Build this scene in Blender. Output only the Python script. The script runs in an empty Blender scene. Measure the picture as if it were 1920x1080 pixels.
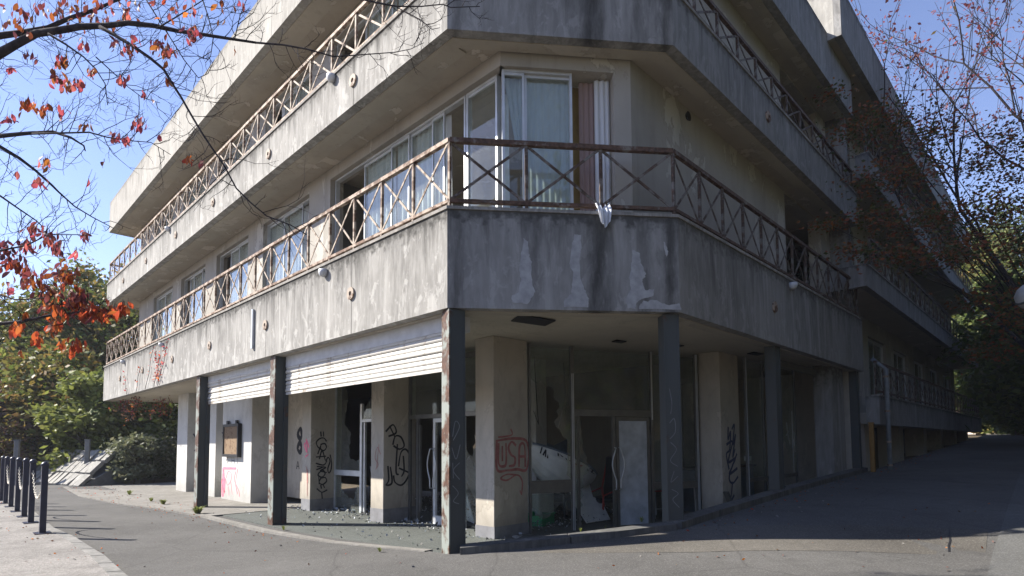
import bpy, bmesh, math, random
import numpy as np
from mathutils import Vector, Matrix

S = bpy.context.scene
COL = S.collection
R = math.radians
random.seed(7)
rng = np.random.default_rng(11)

# ------------------------------------------------------------------ camera
FPX, CYPX = 1070.3, 767.4
_p, _r = R(3.4385), R(-0.405)
_cp, _sp, _cr, _sr = math.cos(_p), math.sin(_p), math.cos(_r), math.sin(_r)
FW = np.array([0, _cp, _sp]); _up = np.array([0, -_sp, _cp]); _ri = np.array([1., 0, 0])
RT = _cr * _ri + _sr * _up
UP = -_sr * _ri + _cr * _up
CAM = np.array([0, 0, 1.45])
cd = bpy.data.cameras.new('camera')
cam = bpy.data.objects.new('camera', cd); COL.objects.link(cam)
cam.matrix_world = Matrix(((RT[0], UP[0], -FW[0], CAM[0]), (RT[1], UP[1], -FW[1], CAM[1]), (RT[2], UP[2], -FW[2], CAM[2]), (0, 0, 0, 1)))
cd.sensor_width = 36; cd.lens = FPX / 1920 * 36
cd.shift_y = (CYPX - 540) / 1920
cd.clip_start = 0.05; cd.clip_end = 600
S.camera = cam

# ------------------------------------------------------------------ sky, sun, exposure
SUN_EL = R(37); SUN_DIR = Vector((1, -0.115, 0)).normalized()      # the way the light travels, on plan
w = bpy.data.worlds.new('World'); S.world = w; w.use_nodes = True
nt = w.node_tree; nt.nodes.clear()
sky = nt.nodes.new('ShaderNodeTexSky'); sky.sky_type = 'NISHITA'; sky.sun_disc = False
sky.sun_elevation = SUN_EL; sky.sun_rotation = math.atan2(-SUN_DIR.x, -SUN_DIR.y)
sky.air_density = 1.0; sky.dust_density = 0.1; sky.ozone_density = 4.0
bg = nt.nodes.new('ShaderNodeBackground'); bg.inputs[1].default_value = 0.095
out = nt.nodes.new('ShaderNodeOutputWorld')
wt = nt.nodes.new('ShaderNodeMix'); wt.data_type = 'RGBA'; wt.blend_type = 'MULTIPLY'; wt.inputs[0].default_value = 1; wt.inputs[7].default_value = (1.20, .98, 1.02, 1)   # camera white balance: a little toward violet
nt.links.new(sky.outputs[0], wt.inputs[6]); nt.links.new(wt.outputs[2], bg.inputs[0]); nt.links.new(bg.outputs[0], out.inputs[0])
sd = bpy.data.lights.new('sun', 'SUN'); sd.energy = 5.0; sd.angle = R(0.55); sd.color = (1, 0.94, 0.84)
sun = bpy.data.objects.new('sun', sd); COL.objects.link(sun)
tdir = Vector((SUN_DIR.x * math.cos(SUN_EL), SUN_DIR.y * math.cos(SUN_EL), -math.sin(SUN_EL)))
sun.rotation_euler = tdir.to_track_quat('-Z', 'Y').to_euler(); sun.location = (-20, 5, 25)
vs = S.view_settings
vs.view_transform = 'Standard'; vs.look = 'None'; vs.gamma = 1; vs.use_curve_mapping = False
vs.exposure = 1.35
S.cycles.max_bounces = 7; S.cycles.transparent_max_bounces = 12
S.cycles.caustics_reflective = False; S.cycles.caustics_refractive = False

# ------------------------------------------------------------------ helpers
def ray(u, v): return FW + RT * (u - 960) / FPX - UP * (v - CYPX) / FPX
def at(u, v, y):
    d = ray(u, v); return CAM + d * (y / d[1])
def tag(o, label=None, cat=None, group=None, kind=None):
    if label: o['label'] = label
    if cat: o['category'] = cat
    if group: o['group'] = group
    if kind: o['kind'] = kind
    return o
def empty(name, loc, rz=0, label=None, cat=None, group=None, kind=None):
    o = bpy.data.objects.new(name, None); COL.objects.link(o)
    o.location = loc; o.rotation_euler = (0, 0, rz); o.empty_display_size = .2
    return tag(o, label, cat, group, kind)
def link(name, me, parent=None, loc=(0, 0, 0), rot=(0, 0, 0), scale=(1, 1, 1)):
    o = bpy.data.objects.new(name, me); COL.objects.link(o)
    o.location = loc; o.rotation_euler = rot; o.scale = scale
    if parent: o.parent = parent
    return o
class MB:
    """collects faces and links them as one mesh object"""
    def __init__(s): s.v = []; s.f = []; s.mi = []
    def face(s, pts, m=0):
        n = len(s.v); s.v += [tuple(p) for p in pts]; s.f.append(tuple(range(n, n + len(pts)))); s.mi.append(m)
    def hexa(s, p, m=0):       # p: 4 bottom points counter clockwise, 4 top points
        n = len(s.v); s.v += [tuple(q) for q in p]
        for q in ((3, 2, 1, 0), (4, 5, 6, 7), (0, 1, 5, 4), (1, 2, 6, 5), (2, 3, 7, 6), (3, 0, 4, 7)):
            s.f.append(tuple(n + i for i in q)); s.mi.append(m)
        return s
    def box(s, x0, x1, y0, y1, z0, z1, m=0):
        return s.hexa([(x0, y0, z0), (x1, y0, z0), (x1, y1, z0), (x0, y1, z0), (x0, y0, z1), (x1, y0, z1), (x1, y1, z1), (x0, y1, z1)], m)
    def prism(s, poly, z0, z1, m=0):
        n = len(s.v); k = len(poly)
        s.v += [(p[0], p[1], z0) for p in poly] + [(p[0], p[1], z1) for p in poly]
        s.f.append(tuple(n + i for i in reversed(range(k)))); s.f.append(tuple(n + k + i for i in range(k)))
        for i in range(k):
            j = (i + 1) % k; s.f.append((n + i, n + j, n + k + j, n + k + i))
        s.mi += [m] * (k + 2); return s
    def obox(s, p0, d, n, s0, s1, n0, n1, z0, z1, m=0):   # box along plan direction d from p0, thickness along n
        P = lambda a, b, z: (p0[0] + d[0] * a + n[0] * b, p0[1] + d[1] * a + n[1] * b, z)
        q = [P(s0, n0, z0), P(s1, n0, z0), P(s1, n1, z0), P(s0, n1, z0), P(s0, n0, z1), P(s1, n0, z1), P(s1, n1, z1), P(s0, n1, z1)]
        return s.hexa(q, m)
    def bar(s, a, b, w, h=None, m=0):
        a = Vector(a); b = Vector(b); h = h or w; d = (b - a).normalized()
        x = d.cross(Vector((0, 0, 1))); x = x.normalized() if x.length > 1e-4 else Vector((1, 0, 0)); y = x.cross(d)
        c = [x * w / 2 * i + y * h / 2 * j for i, j in ((-1, -1), (1, -1), (1, 1), (-1, 1))]
        return s.hexa([a + k for k in c] + [b + k for k in c], m)
    def tube(s, pts, rad, sides=6, m=0, cap=True):
        pts = [Vector(p) for p in pts]
        if not hasattr(rad, '__len__'): rad = [rad] * len(pts)
        n0 = len(s.v); ref = Vector((0.31, 0.17, 0.93))
        for i, p in enumerate(pts):
            d = (pts[min(i + 1, len(pts) - 1)] - pts[max(i - 1, 0)]).normalized()
            x = d.cross(ref)
            if x.length < .05: x = d.cross(Vector((1, 0, 0)))
            x.normalize(); y = d.cross(x)
            for k in range(sides):
                t = 2 * math.pi * k / sides
                s.v.append(tuple(p + (x * math.cos(t) + y * math.sin(t)) * rad[i]))
        for i in range(len(pts) - 1):
            for k in range(sides):
                a = n0 + i * sides + k; b = n0 + i * sides + (k + 1) % sides
                s.f.append((a, b, b + sides, a + sides)); s.mi.append(m)
        if cap:
            s.f.append(tuple(n0 + k for k in reversed(range(sides)))); s.mi.append(m)
            s.f.append(tuple(n0 + (len(pts) - 1) * sides + k for k in range(sides))); s.mi.append(m)
        return s
    def lathe(s, prof, sides=12, c=(0, 0), m=0):
        n0 = len(s.v)
        for r, z in prof:
            for k in range(sides):
                t = 2 * math.pi * k / sides; s.v.append((c[0] + r * math.cos(t), c[1] + r * math.sin(t), z))
        for i in range(len(prof) - 1):
            for k in range(sides):
                a = n0 + i * sides + k; b = n0 + i * sides + (k + 1) % sides
                s.f.append((a, b, b + sides, a + sides)); s.mi.append(m)
        s.f.append(tuple(n0 + k for k in reversed(range(sides)))); s.mi.append(m)
        s.f.append(tuple(n0 + (len(prof) - 1) * sides + k for k in range(sides))); s.mi.append(m)
        return s
    def mesh(s, name, mats, smooth=False, fix=True):
        me = bpy.data.meshes.new(name); me.from_pydata(s.v, [], s.f)
        for m in (mats if isinstance(mats, (list, tuple)) else [mats]): me.materials.append(m)
        me.polygons.foreach_set('material_index', s.mi)
        if fix:
            b = bmesh.new(); b.from_mesh(me); bmesh.ops.recalc_face_normals(b, faces=b.faces[:]); b.to_mesh(me); b.free()
        if smooth: me.polygons.foreach_set('use_smooth', [True] * len(me.polygons))
        me.update(); return me
    def build(s, name, mats, parent=None, smooth=False, bevel=0, **k):
        me = s.mesh(name, mats, smooth)
        if bevel:
            b = bmesh.new(); b.from_mesh(me)
            bmesh.ops.bevel(b, geom=b.edges[:], offset=bevel, segments=1, affect='EDGES'); b.to_mesh(me); b.free()
        return link(name, me, parent, **k)

# ------------------------------------------------------------------ materials
class NT:
    def __init__(s, name):
        s.m = bpy.data.materials.new(name); s.m.use_nodes = True; s.t = s.m.node_tree; s.t.nodes.clear()
        s.out = s.n('ShaderNodeOutputMaterial')
    def n(s, t, **k):
        o = s.t.nodes.new(t)
        for a, b in k.items(): setattr(o, a, b)
        return o
    def l(s, a, b): s.t.links.new(a, b)
    def coord(s, scale=(1, 1, 1), which='Object', loc=(0, 0, 0)):
        c = s.n('ShaderNodeTexCoord'); m = s.n('ShaderNodeMapping')
        m.inputs['Scale'].default_value = scale; m.inputs['Location'].default_value = loc
        s.l(c.outputs[which], m.inputs[0]); return m.outputs[0]
    def noise(s, scale, co, detail=4, rough=.55, dist=0):
        o = s.n('ShaderNodeTexNoise'); o.inputs['Scale'].default_value = scale; o.inputs['Detail'].default_value = detail
        o.inputs['Roughness'].default_value = rough; o.inputs['Distortion'].default_value = dist
        s.l(co, o.inputs['Vector']); return o.outputs['Fac']
    def ramp(s, fac, stops, interp='LINEAR'):
        o = s.n('ShaderNodeValToRGB'); o.color_ramp.interpolation = interp; e = o.color_ramp.elements
        while len(e) < len(stops): e.new(.5)
        for i, (p, c) in enumerate(stops):
            e[i].position = p; e[i].color = (*c, 1) if hasattr(c, '__len__') else (c, c, c, 1)
        s.l(fac, o.inputs[0]); return o.outputs[0]
    def mix(s, fac, a, b, mode='MIX'):
        o = s.n('ShaderNodeMix', data_type='RGBA', blend_type=mode)
        for v, i in ((fac, 0), (a, 6), (b, 7)):
            if hasattr(v, 'links'): s.l(v, o.inputs[i])
            elif i == 0: o.inputs[0].default_value = v
            else: o.inputs[i].default_value = (*v, 1) if hasattr(v, '__len__') else (v, v, v, 1)
        return o.outputs[2]
    def math(s, op, a, b=0, c=0, clamp=False):
        o = s.n('ShaderNodeMath', operation=op, use_clamp=clamp)
        for v, i in ((a, 0), (b, 1), (c, 2)):
            if hasattr(v, 'links'): s.l(v, o.inputs[i])
            else: o.inputs[i].default_value = v
        return o.outputs[0]
    def bsdf(s, col, rough=.8, metal=0, bump=None, bstr=.3, bdist=.01, spec=.3):
        b = s.n('ShaderNodeBsdfPrincipled')
        if hasattr(col, 'links'): s.l(col, b.inputs['Base Color'])
        else: b.inputs['Base Color'].default_value = (*col, 1)
        if hasattr(rough, 'links'): s.l(rough, b.inputs['Roughness'])
        else: b.inputs['Roughness'].default_value = rough
        b.inputs['Metallic'].default_value = metal; b.inputs['Specular IOR Level'].default_value = spec
        if bump is not None:
            n = s.n('ShaderNodeBump'); n.inputs['Strength'].default_value = bstr; n.inputs['Distance'].default_value = bdist
            s.l(bump, n.inputs['Height']); s.l(n.outputs[0], b.inputs['Normal'])
        s.l(b.outputs[0], s.out.inputs[0]); return b

def m_plain(name, col, rough=.7, metal=0, var=.18, scale=6, spec=.3):
    t = NT(name); co = t.coord()
    n = t.noise(scale, co, 5)
    c = t.mix(t.ramp(n, [(.3, 0), (.7, 1)]), tuple(x * (1 - var) for x in col), tuple(min(1, x * (1 + var)) for x in col))
    t.bsdf(c, rough, metal, n, .15, .005, spec); return t.m

def m_concrete(name, dark, mid, light, streak=.6, chip=.5, top=.6, axis=None, stains=(), seed=0, chipcol=None):
    """weathered board-marked concrete: mottling, runs of dirt down from the top edge, pale flaked skin"""
    t = NT(name); co = t.coord(loc=(seed, seed * 2.3, 0)); cs = t.coord((2.6, 2.6, .34), loc=(seed, 0, 0)); cf = t.coord((15, 15, 2.6), loc=(0, seed, 0))
    big = t.noise(.9, co, 6, .6)
    c = t.mix(t.ramp(big, [(.35, 0), (.65, 1)]), dark, mid)
    br = t.noise(1.0, t.coord((.9, .9, .35), loc=(seed * 5, 2, seed)), 5, .6, .4)
    c = t.mix(t.ramp(br, [(.46, 0), (.68, .55 * streak)]), c, tuple(x * .62 for x in dark))
    fine = t.noise(1, cf, 5, .65)
    c = t.mix(t.ramp(fine, [(.42, 0), (.66, .5)]), c, light)
    g = t.n('ShaderNodeTexCoord'); sx = t.n('ShaderNodeSeparateXYZ'); t.l(g.outputs['Generated'], sx.inputs[0]); gz = sx.outputs[2]
    cn = t.noise(3.2, t.coord((1.6, 1.6, .9), loc=(seed * 3, 1, 2)), 7, .68, .6)
    rn = t.noise(1.0, t.coord((3.2, 3.2, .22), loc=(seed * 7, 5, seed)), 5, .62, .5)
    c = t.mix(t.ramp(rn, [(.53, 0), (.66, .55)]), c, tuple(min(.7, x * 1.12) for x in light))
    lowbias = t.math('MULTIPLY_ADD', gz, -.10, .05)
    cm = t.ramp(t.math('ADD', cn, lowbias), [(.565, 0), (.615, chip)])
    c = t.mix(cm, c, chipcol or tuple(min(.75, x * 1.3) for x in light))
    st = t.noise(1.15, cs, 7, .72, .7)
    topm = t.math('MULTIPLY_ADD', gz, .30 * top, -.20 * top)
    sm = t.ramp(t.math('ADD', st, topm), [(.50, 0), (.72, streak)])
    c = t.mix(sm, c, tuple(x * .30 for x in dark))
    tm = t.math('ADD', t.math('MULTIPLY_ADD', t.noise(9, co, 5), .5, -.25), gz)
    c = t.mix(t.ramp(tm, [(.86, 0), (.99, top)]), c, tuple(x * .28 for x in dark))
    if stains and axis:
        o = t.n('ShaderNodeTexCoord'); sp = t.n('ShaderNodeSeparateXYZ'); t.l(o.outputs['Object'], sp.inputs[0])
        s_ = t.math('ADD', t.math('MULTIPLY', sp.outputs[0], axis[0]), t.math('MULTIPLY', sp.outputs[1], axis[1]))
        wob = t.math('MULTIPLY_ADD', t.noise(2.2, t.coord((3, 3, .8)), 5, .7), .34, -.17)
        s_ = t.math('ADD', s_, wob)
        for cen, wid, amt in stains:
            d = t.math('DIVIDE', t.math('SUBTRACT', s_, cen), wid)
            e = t.math('POWER', 2.718, t.math('MULTIPLY', t.math('MULTIPLY', d, d), -1))
            e = t.math('MULTIPLY', e, t.ramp(t.noise(7, t.coord((1, 1, .25)), 6, .7), [(.3, amt * .55), (.6, amt)]))
            c = t.mix(e, c, tuple(x * .22 for x in dark))
    b = t.math('ADD', t.math('MULTIPLY', fine, .6), t.math('MULTIPLY', cm, .5))
    t.bsdf(c, .9, 0, b, .45, .012, .15); return t.m

def m_paint(name, col, peel, amt=.5, seed=0, scale=1.0, stain=.35, splash=0):
    """old masonry paint with flakes fallen off and grey damp marks"""
    t = NT(name); co = t.coord(loc=(seed, seed, seed))
    n = t.noise(1.1 * scale, co, 6, .6); c = t.mix(t.ramp(n, [(.3, 0), (.7, 1)]), tuple(x * .82 for x in col), col)
    p = t.noise(1.5 * scale, t.coord((1, 1, .55), loc=(seed * 2, 3, seed)), 8, .62, .35)
    pm = t.ramp(p, [(.578, 0), (.592, amt)])
    c = t.mix(pm, c, peel)
    rim = t.ramp(p, [(.566, 0), (.578, .35), (.592, 0)])
    c = t.mix(rim, c, tuple(x * .45 for x in col))
    s = t.noise(1.0, t.coord((3, 3, .35), loc=(0, seed, 0)), 6, .7); c = t.mix(t.ramp(s, [(.52, 0), (.75, stain)]), c, tuple(x * .4 for x in col))
    if splash:      # mud splashed up from the floor, and greasy rubbing at hand height
        g = t.n('ShaderNodeTexCoord'); sx = t.n('ShaderNodeSeparateXYZ'); t.l(g.outputs['Object'], sx.inputs[0])
        hgt = t.math('ADD', sx.outputs[2], t.math('MULTIPLY_ADD', t.noise(4, t.coord((1, 1, .5)), 6, .7), .9, -.45))
        c = t.mix(t.ramp(hgt, [(.0, splash), (.55, 0)]), c, tuple(x * .38 for x in col))
        d = t.noise(1.6, t.coord((2, 2, 1), loc=(4, 1, seed)), 7, .7, .5); c = t.mix(t.ramp(d, [(.5, 0), (.7, splash * .7)]), c, tuple(x * .5 for x in col))
    t.bsdf(c, .88, 0, t.math('ADD', t.math('MULTIPLY', pm, -.6), t.math('MULTIPLY', t.noise(40, co, 3), .25)), .35, .006, .2); return t.m

def m_rust(name, paint, rust=(.22, .085, .035), amt=.5, rough=.75, scale=5):
    t = NT(name); co = t.coord()
    n = t.noise(scale, co, 7, .7, .3)
    c = t.mix(t.ramp(n, [(.74 - .36 * amt, 0), (.82 - .36 * amt, 1)]), paint, t.mix(t.ramp(t.noise(22, co, 4), [(.35, 0), (.65, 1)]), rust, tuple(x * .42 for x in rust)))
    t.bsdf(c, rough, 0, n, .4, .006, .3); return t.m

def m_asphalt(name, base, tint=(1, 1, 1), speck=.5, patch=.3):
    t = NT(name); co = t.coord()
    big = t.noise(.5, co, 5, .6); fine = t.noise(55, co, 4, .7); mid = t.noise(7, co, 6, .7)
    c = t.mix(t.ramp(big, [(.3, 0), (.7, 1)]), tuple(base * (1 - patch) * k for k in tint), tuple(base * (1 + patch) * k for k in tint))
    c = t.mix(t.ramp(mid, [(.4, 0), (.7, .35)]), c, tuple(base * .55 * k for k in tint))
    c = t.mix(t.ramp(fine, [(.5, 0), (.72, speck)]), c, tuple(min(.6, base * 3.2) * k for k in tint))
    oil = t.noise(.9, t.coord((1, 1, 1), loc=(7, 3, 0)), 6, .65, .8); c = t.mix(t.ramp(oil, [(.55, 0), (.72, .45)]), c, tuple(base * .55 * k for k in tint))
    gr = t.noise(160, co, 2, .8); c = t.mix(t.ramp(gr, [(.52, 0), (.7, speck * .7)]), c, tuple(min(.6, base * 2.4) * k for k in tint)); c = t.mix(t.ramp(gr, [(.3, .5), (.45, 0)]), c, tuple(base * .4 * k for k in tint))
    v = t.n('ShaderNodeTexVoronoi', feature='DISTANCE_TO_EDGE'); v.inputs['Scale'].default_value = .33
    wv = t.n('ShaderNodeMix', data_type='RGBA'); wv.inputs[0].default_value = .12; nn = t.n('ShaderNodeTexNoise'); nn.inputs['Scale'].default_value = 2.5; nn.inputs['Detail'].default_value = 6
    t.l(co, nn.inputs['Vector']); t.l(co, wv.inputs[6]); t.l(nn.outputs['Color'], wv.inputs[7]); t.l(wv.outputs[2], v.inputs['Vector'])
    c = t.mix(t.ramp(v.outputs['Distance'], [(0, .38), (.005, 0)]), c, tuple(base * .35 * k for k in tint))
    t.bsdf(c, .92, 0, fine, .6, .006, .25); return t.m

def m_gravel(name, a, b, scale=60):
    t = NT(name); co = t.coord()
    v = t.n('ShaderNodeTexVoronoi'); v.inputs['Scale'].default_value = scale; t.l(co, v.inputs['Vector'])
    n = t.noise(1.2, co, 6, .65)
    c = t.mix(t.ramp(v.outputs['Color'], [(.2, 0), (.8, 1)]), a, b)
    c = t.mix(t.ramp(n, [(.45, 0), (.68, .6)]), c, tuple(x * .5 for x in a))
    t.bsdf(c, .95, 0, v.outputs['Distance'], .6, .01, .2); return t.m

def m_leaf(name, cols, trans=.4, rough=.55):
    t = NT(name); g = t.n('ShaderNodeNewGeometry'); oi = t.n('ShaderNodeObjectInfo')
    f = t.math('FRACT', t.math('ADD', g.outputs['Random Per Island'], oi.outputs['Random']))
    k = len(cols); c = t.ramp(f, [(i / max(1, k - 1), cc) for i, cc in enumerate(cols)])
    d = t.n('ShaderNodeBsdfPrincipled'); t.l(c, d.inputs['Base Color']); d.inputs['Roughness'].default_value = rough; d.inputs['Specular IOR Level'].default_value = .25
    tr = t.n('ShaderNodeBsdfTranslucent'); t.l(t.mix(1.0, c, (1.0, .95, .8), 'MULTIPLY'), tr.inputs[0])
    m = t.n('ShaderNodeMixShader'); m.inputs[0].default_value = trans
    t.l(d.outputs[0], m.inputs[1]); t.l(tr.outputs[0], m.inputs[2]); t.l(m.outputs[0], t.out.inputs[0]); return t.m

def m_glass(name, tint=(.93, .97, .95), dirt=.10, refl=1.0):
    t = NT(name); co = t.coord()
    tr = t.n('ShaderNodeBsdfTransparent'); tr.inputs[0].default_value = (*tint, 1)
    gl = t.n('ShaderNodeBsdfGlossy'); gl.inputs['Roughness'].default_value = .02; gl.inputs[0].default_value = (1, 1, 1, 1)
    lw = t.n('ShaderNodeLayerWeight'); lw.inputs[0].default_value = .5; fr = t.math('MULTIPLY_ADD', t.math('POWER', lw.outputs['Facing'], 4.2), .93, .045)
    m = t.n('ShaderNodeMixShader'); t.l(t.math('MULTIPLY', fr, refl, clamp=True), m.inputs[0]); t.l(tr.outputs[0], m.inputs[1]); t.l(gl.outputs[0], m.inputs[2])
    df = t.n('ShaderNodeBsdfDiffuse'); df.inputs[0].default_value = (.5, .5, .47, 1)
    m2 = t.n('ShaderNodeMixShader'); n = t.noise(2.2, t.coord((1, 1, .6)), 7, .7, .5)
    t.l(t.ramp(n, [(.35, dirt * .3), (.7, dirt * 1.6)]), m2.inputs[0]); t.l(m.outputs[0], m2.inputs[1]); t.l(df.outputs[0], m2.inputs[2])
    t.l(m2.outputs[0], t.out.inputs[0]); return t.m

def m_cloth(name, col, trans=.45):
    t = NT(name); n = t.noise(1, t.coord((30, 30, 2)), 3)
    c = t.mix(n, tuple(x * .8 for x in col), col)
    d = t.n('ShaderNodeBsdfDiffuse'); t.l(c, d.inputs[0]); tr = t.n('ShaderNodeBsdfTranslucent'); t.l(c, tr.inputs[0])
    m = t.n('ShaderNodeMixShader'); m.inputs[0].default_value = trans; t.l(d.outputs[0], m.inputs[1]); t.l(tr.outputs[0], m.inputs[2]); t.l(m.outputs[0], t.out.inputs[0]); return t.m

def m_bark(name, a, b):
    t = NT(name); n = t.noise(4, t.coord((3, 3, 1)), 6, .7); c = t.mix(t.ramp(n, [(.35, 0), (.65, 1)]), a, b)
    t.bsdf(c, .9, 0, n, .6, .02, .1); return t.m

AX = (2.52 / 3.2484, -2.05 / 3.2484)
M = {}
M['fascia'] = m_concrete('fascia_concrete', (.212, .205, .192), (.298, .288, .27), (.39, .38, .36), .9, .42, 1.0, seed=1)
M['fascia_roof'] = m_concrete('roof_concrete', (.26, .25, .23), (.33, .318, .295), (.41, .395, .365), .55, .25, .45, seed=5)
M['fascia_front'] = m_concrete('stained_concrete', (.20, .196, .19), (.275, .27, .262), (.335, .33, .322), .7, .3, .85, AX,
                               ((2.07, .17, .9), (.12, .10, .6), (2.72, .12, .6), (3.13, .12, .85), (1.2, .05, .25)), 3)
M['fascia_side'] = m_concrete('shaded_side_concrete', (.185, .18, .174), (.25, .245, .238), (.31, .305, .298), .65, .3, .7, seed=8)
M['patch'] = m_plain('bare_plaster', (.335, .338, .345), .9, 0, .2, 9)
M['coping'] = m_concrete('coping_concrete', (.19, .18, .165), (.27, .255, .235), (.36, .34, .31), .5, .3, 0, seed=11)
M['wall'] = m_paint('beige_masonry_paint', (.385, .36, .32), (.50, .475, .43), .7, 2)
M['soffit'] = m_paint('soffit_paint', (.43, .385, .32), (.55, .505, .44), .75, 6, .8, .25)
M['column'] = m_paint('column_paint', (.50, .455, .385), (.62, .57, .49), .35, 9, 1.0, .25, .6)
M['ceiling'] = m_paint('ceiling_paint', (.52, .475, .39), (.43, .38, .31), .25, 12, .7, .2)
M['whitewall'] = m_paint('white_wall_paint', (.60, .59, .56), (.48, .46, .42), .4, 14, 1.2, .25, .5)
M['plinth'] = m_plain('grey_plinth', (.20, .20, .21), .85)
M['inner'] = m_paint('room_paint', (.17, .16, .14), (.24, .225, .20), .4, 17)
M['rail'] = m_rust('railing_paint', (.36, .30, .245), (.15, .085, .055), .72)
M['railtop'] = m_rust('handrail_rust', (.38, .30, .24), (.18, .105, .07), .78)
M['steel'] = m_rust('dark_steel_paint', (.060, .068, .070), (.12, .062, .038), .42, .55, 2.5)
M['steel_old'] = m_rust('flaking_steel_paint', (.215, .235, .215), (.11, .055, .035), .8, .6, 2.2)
M['alu'] = m_plain('aluminium_frame', (.56, .58, .60), .42, .35, .1)
M['alu_dark'] = m_plain('bronze_frame', (.14, .14, .135), .4, .4, .15)
M['glass'] = m_glass('window_glass', dirt=.07)
M['glass_dirty'] = m_glass('dirty_glass', (.80, .85, .82), .10, .45)
M['curtain'] = m_cloth('white_curtain', (.84, .86, .90), .3)
M['curtain_pink'] = m_cloth('faded_pink_curtain', (.45, .33, .31), .25)
M['ochre'] = m_paint('ochre_wallpaper', (.36, .25, .09), (.27, .18, .07), .6, 20, 3)
M['shutter'] = m_rust('white_shutter', (.55, .53, .485), (.37, .30, .235), .52, .55, 2.2)
M['shutterbox'] = m_plain('shutter_housing', (.52, .53, .55), .6, 0, .1)
M['ring'] = m_rust('ring_paint', (.36, .30, .245), (.20, .12, .08), .6)
M['asphalt'] = m_asphalt('asphalt', .080, (1.03, 1.0, .955))
M['asphalt_old'] = m_asphalt('worn_asphalt', .080, (1.08, 1.0, .88), .6, .4)
M['floor'] = m_asphalt('porch_floor', .088, (.94, 1.02, .95), .6, .25)
M['slabcon'] = m_concrete('apron_concrete', (.155, .148, .135), (.205, .195, .178), (.27, .26, .24), .1, .3, 0, seed=21)
M['kerb'] = m_concrete('kerb_concrete', (.15, .15, .14), (.21, .205, .195), (.29, .28, .265), .2, .2, 0, seed=23)
M['pink'] = m_gravel('pink_washed_gravel', (.185, .174, .162), (.28, .266, .25), 45)
M['earth'] = m_gravel('leafy_earth', (.075, .06, .04), (.13, .10, .06), 14)
M['bark'] = m_bark('cherry_bark', (.025, .022, .026), (.06, .052, .056))
M['bark2'] = m_bark('tree_bark', (.06, .05, .04), (.12, .10, .08))
M['leaf_red'] = m_leaf('red_leaf', [(.42, .065, .035), (.50, .10, .045), (.30, .05, .03), (.50, .16, .045), (.17, .045, .03)], .55)
M['leaf_brown'] = m_leaf('rust_leaf', [(.24, .07, .03), (.36, .12, .035), (.17, .04, .03), (.42, .17, .04)], .45)
M['leaf_pink'] = m_leaf('pink_leaf', [(.42, .09, .13), (.36, .07, .11), (.46, .13, .12), (.28, .08, .10)], .55)
M['leaf_dark'] = m_leaf('plum_leaf', [(.20, .055, .075), (.27, .065, .07), (.13, .05, .075), (.28, .09, .06)], .45)
M['leaf_maple'] = m_leaf('mixed_maple_leaf', [(.08, .105, .035), (.27, .085, .045), (.06, .09, .035), (.32, .085, .05), (.12, .12, .04)], .45)
M['green'] = m_leaf('green_leaf', [(.075, .115, .026), (.13, .165, .04), (.10, .135, .035), (.17, .18, .05)], .4)
M['green_dark'] = m_leaf('dark_green_leaf', [(.04, .066, .02), (.075, .10, .028), (.055, .08, .025), (.10, .11, .035)], .35)
M['green_lime'] = m_leaf('lime_leaf', [(.15, .19, .05), (.22, .255, .07), (.125, .16, .045), (.21, .22, .075)], .42)
M['green_grey'] = m_leaf('grey_green_leaf', [(.14, .165, .10), (.20, .215, .14), (.11, .135, .075), (.24, .24, .165)], .35)
M['green_rust'] = m_leaf('turning_leaf', [(.17, .17, .045), (.27, .18, .055), (.20, .20, .06), (.24, .15, .06), (.14, .155, .045)], .4)
M['leaf_dull'] = m_leaf('dull_leaf', [(.13, .08, .07), (.17, .10, .08), (.11, .075, .075), (.19, .13, .08)], .35)
M['kerb_shaded'] = m_concrete('shade_toned_kerb', (.07, .07, .068), (.10, .10, .096), (.15, .148, .14), .3, .2, 0, seed=29)  # kerb concrete with the shade of its unlit side put into the colour
M['white'] = m_plain('white_plastic', (.72, .72, .69), .5, 0, .12)
M['whiteboard'] = m_plain('scuffed_white_board', (.46, .49, .53), .6, 0, .25, 4)
M['black'] = m_plain('black_paint', (.018, .018, .02), .5)
M['dark'] = m_plain('dark_vinyl', (.03, .032, .036), .5)
M['red'] = m_plain('red_vinyl', (.42, .06, .05), .5)
M['greenplastic'] = m_plain('green_plastic', (.03, .26, .12), .4)
M['bluegrey'] = m_plain('blue_grey_fabric', (.12, .15, .19), .8)
M['spray_black'] = m_plain('black_spray_paint', (.025, .025, .03), .6)
M['spray_red'] = m_plain('red_spray_paint', (.36, .15, .14), .8, 0, .3, 9)
M['spray_pink'] = m_plain('pink_spray_paint', (.80, .20, .28), .7)
M['spray_blue'] = m_plain('blue_black_spray_paint', (.06, .065, .11), .6)
M['scratch'] = m_plain('scratched_metal', (.19, .205, .22), .6)
M['spray_white'] = m_plain('white_spray_paint', (.55, .57, .62), .7)
M['plaque'] = m_rust('rusted_plaque', (.22, .15, .09), (.15, .075, .035), .6, .8, 9)
M['bollard'] = m_plain('navy_bollard_paint', (.03, .033, .055), .4)
M['chain'] = m_plain('galvanised_chain', (.62, .58, .50), .5, .3)
M['stone'] = m_concrete('wall_stone', (.20, .195, .18), (.29, .28, .26), (.38, .37, .345), .3, .3, 0, seed=31)
M['post'] = m_plain('grey_post', (.16, .165, .17), .8)
M['orange'] = m_plain('ochre_post_paint', (.27, .145, .04), .8)
M['pipe'] = m_plain('grey_drain_pipe', (.22, .24, .255), .6)
M['lamp'] = m_plain('grey_lamp_metal', (.30, .30, .29), .5, .2)

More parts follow.
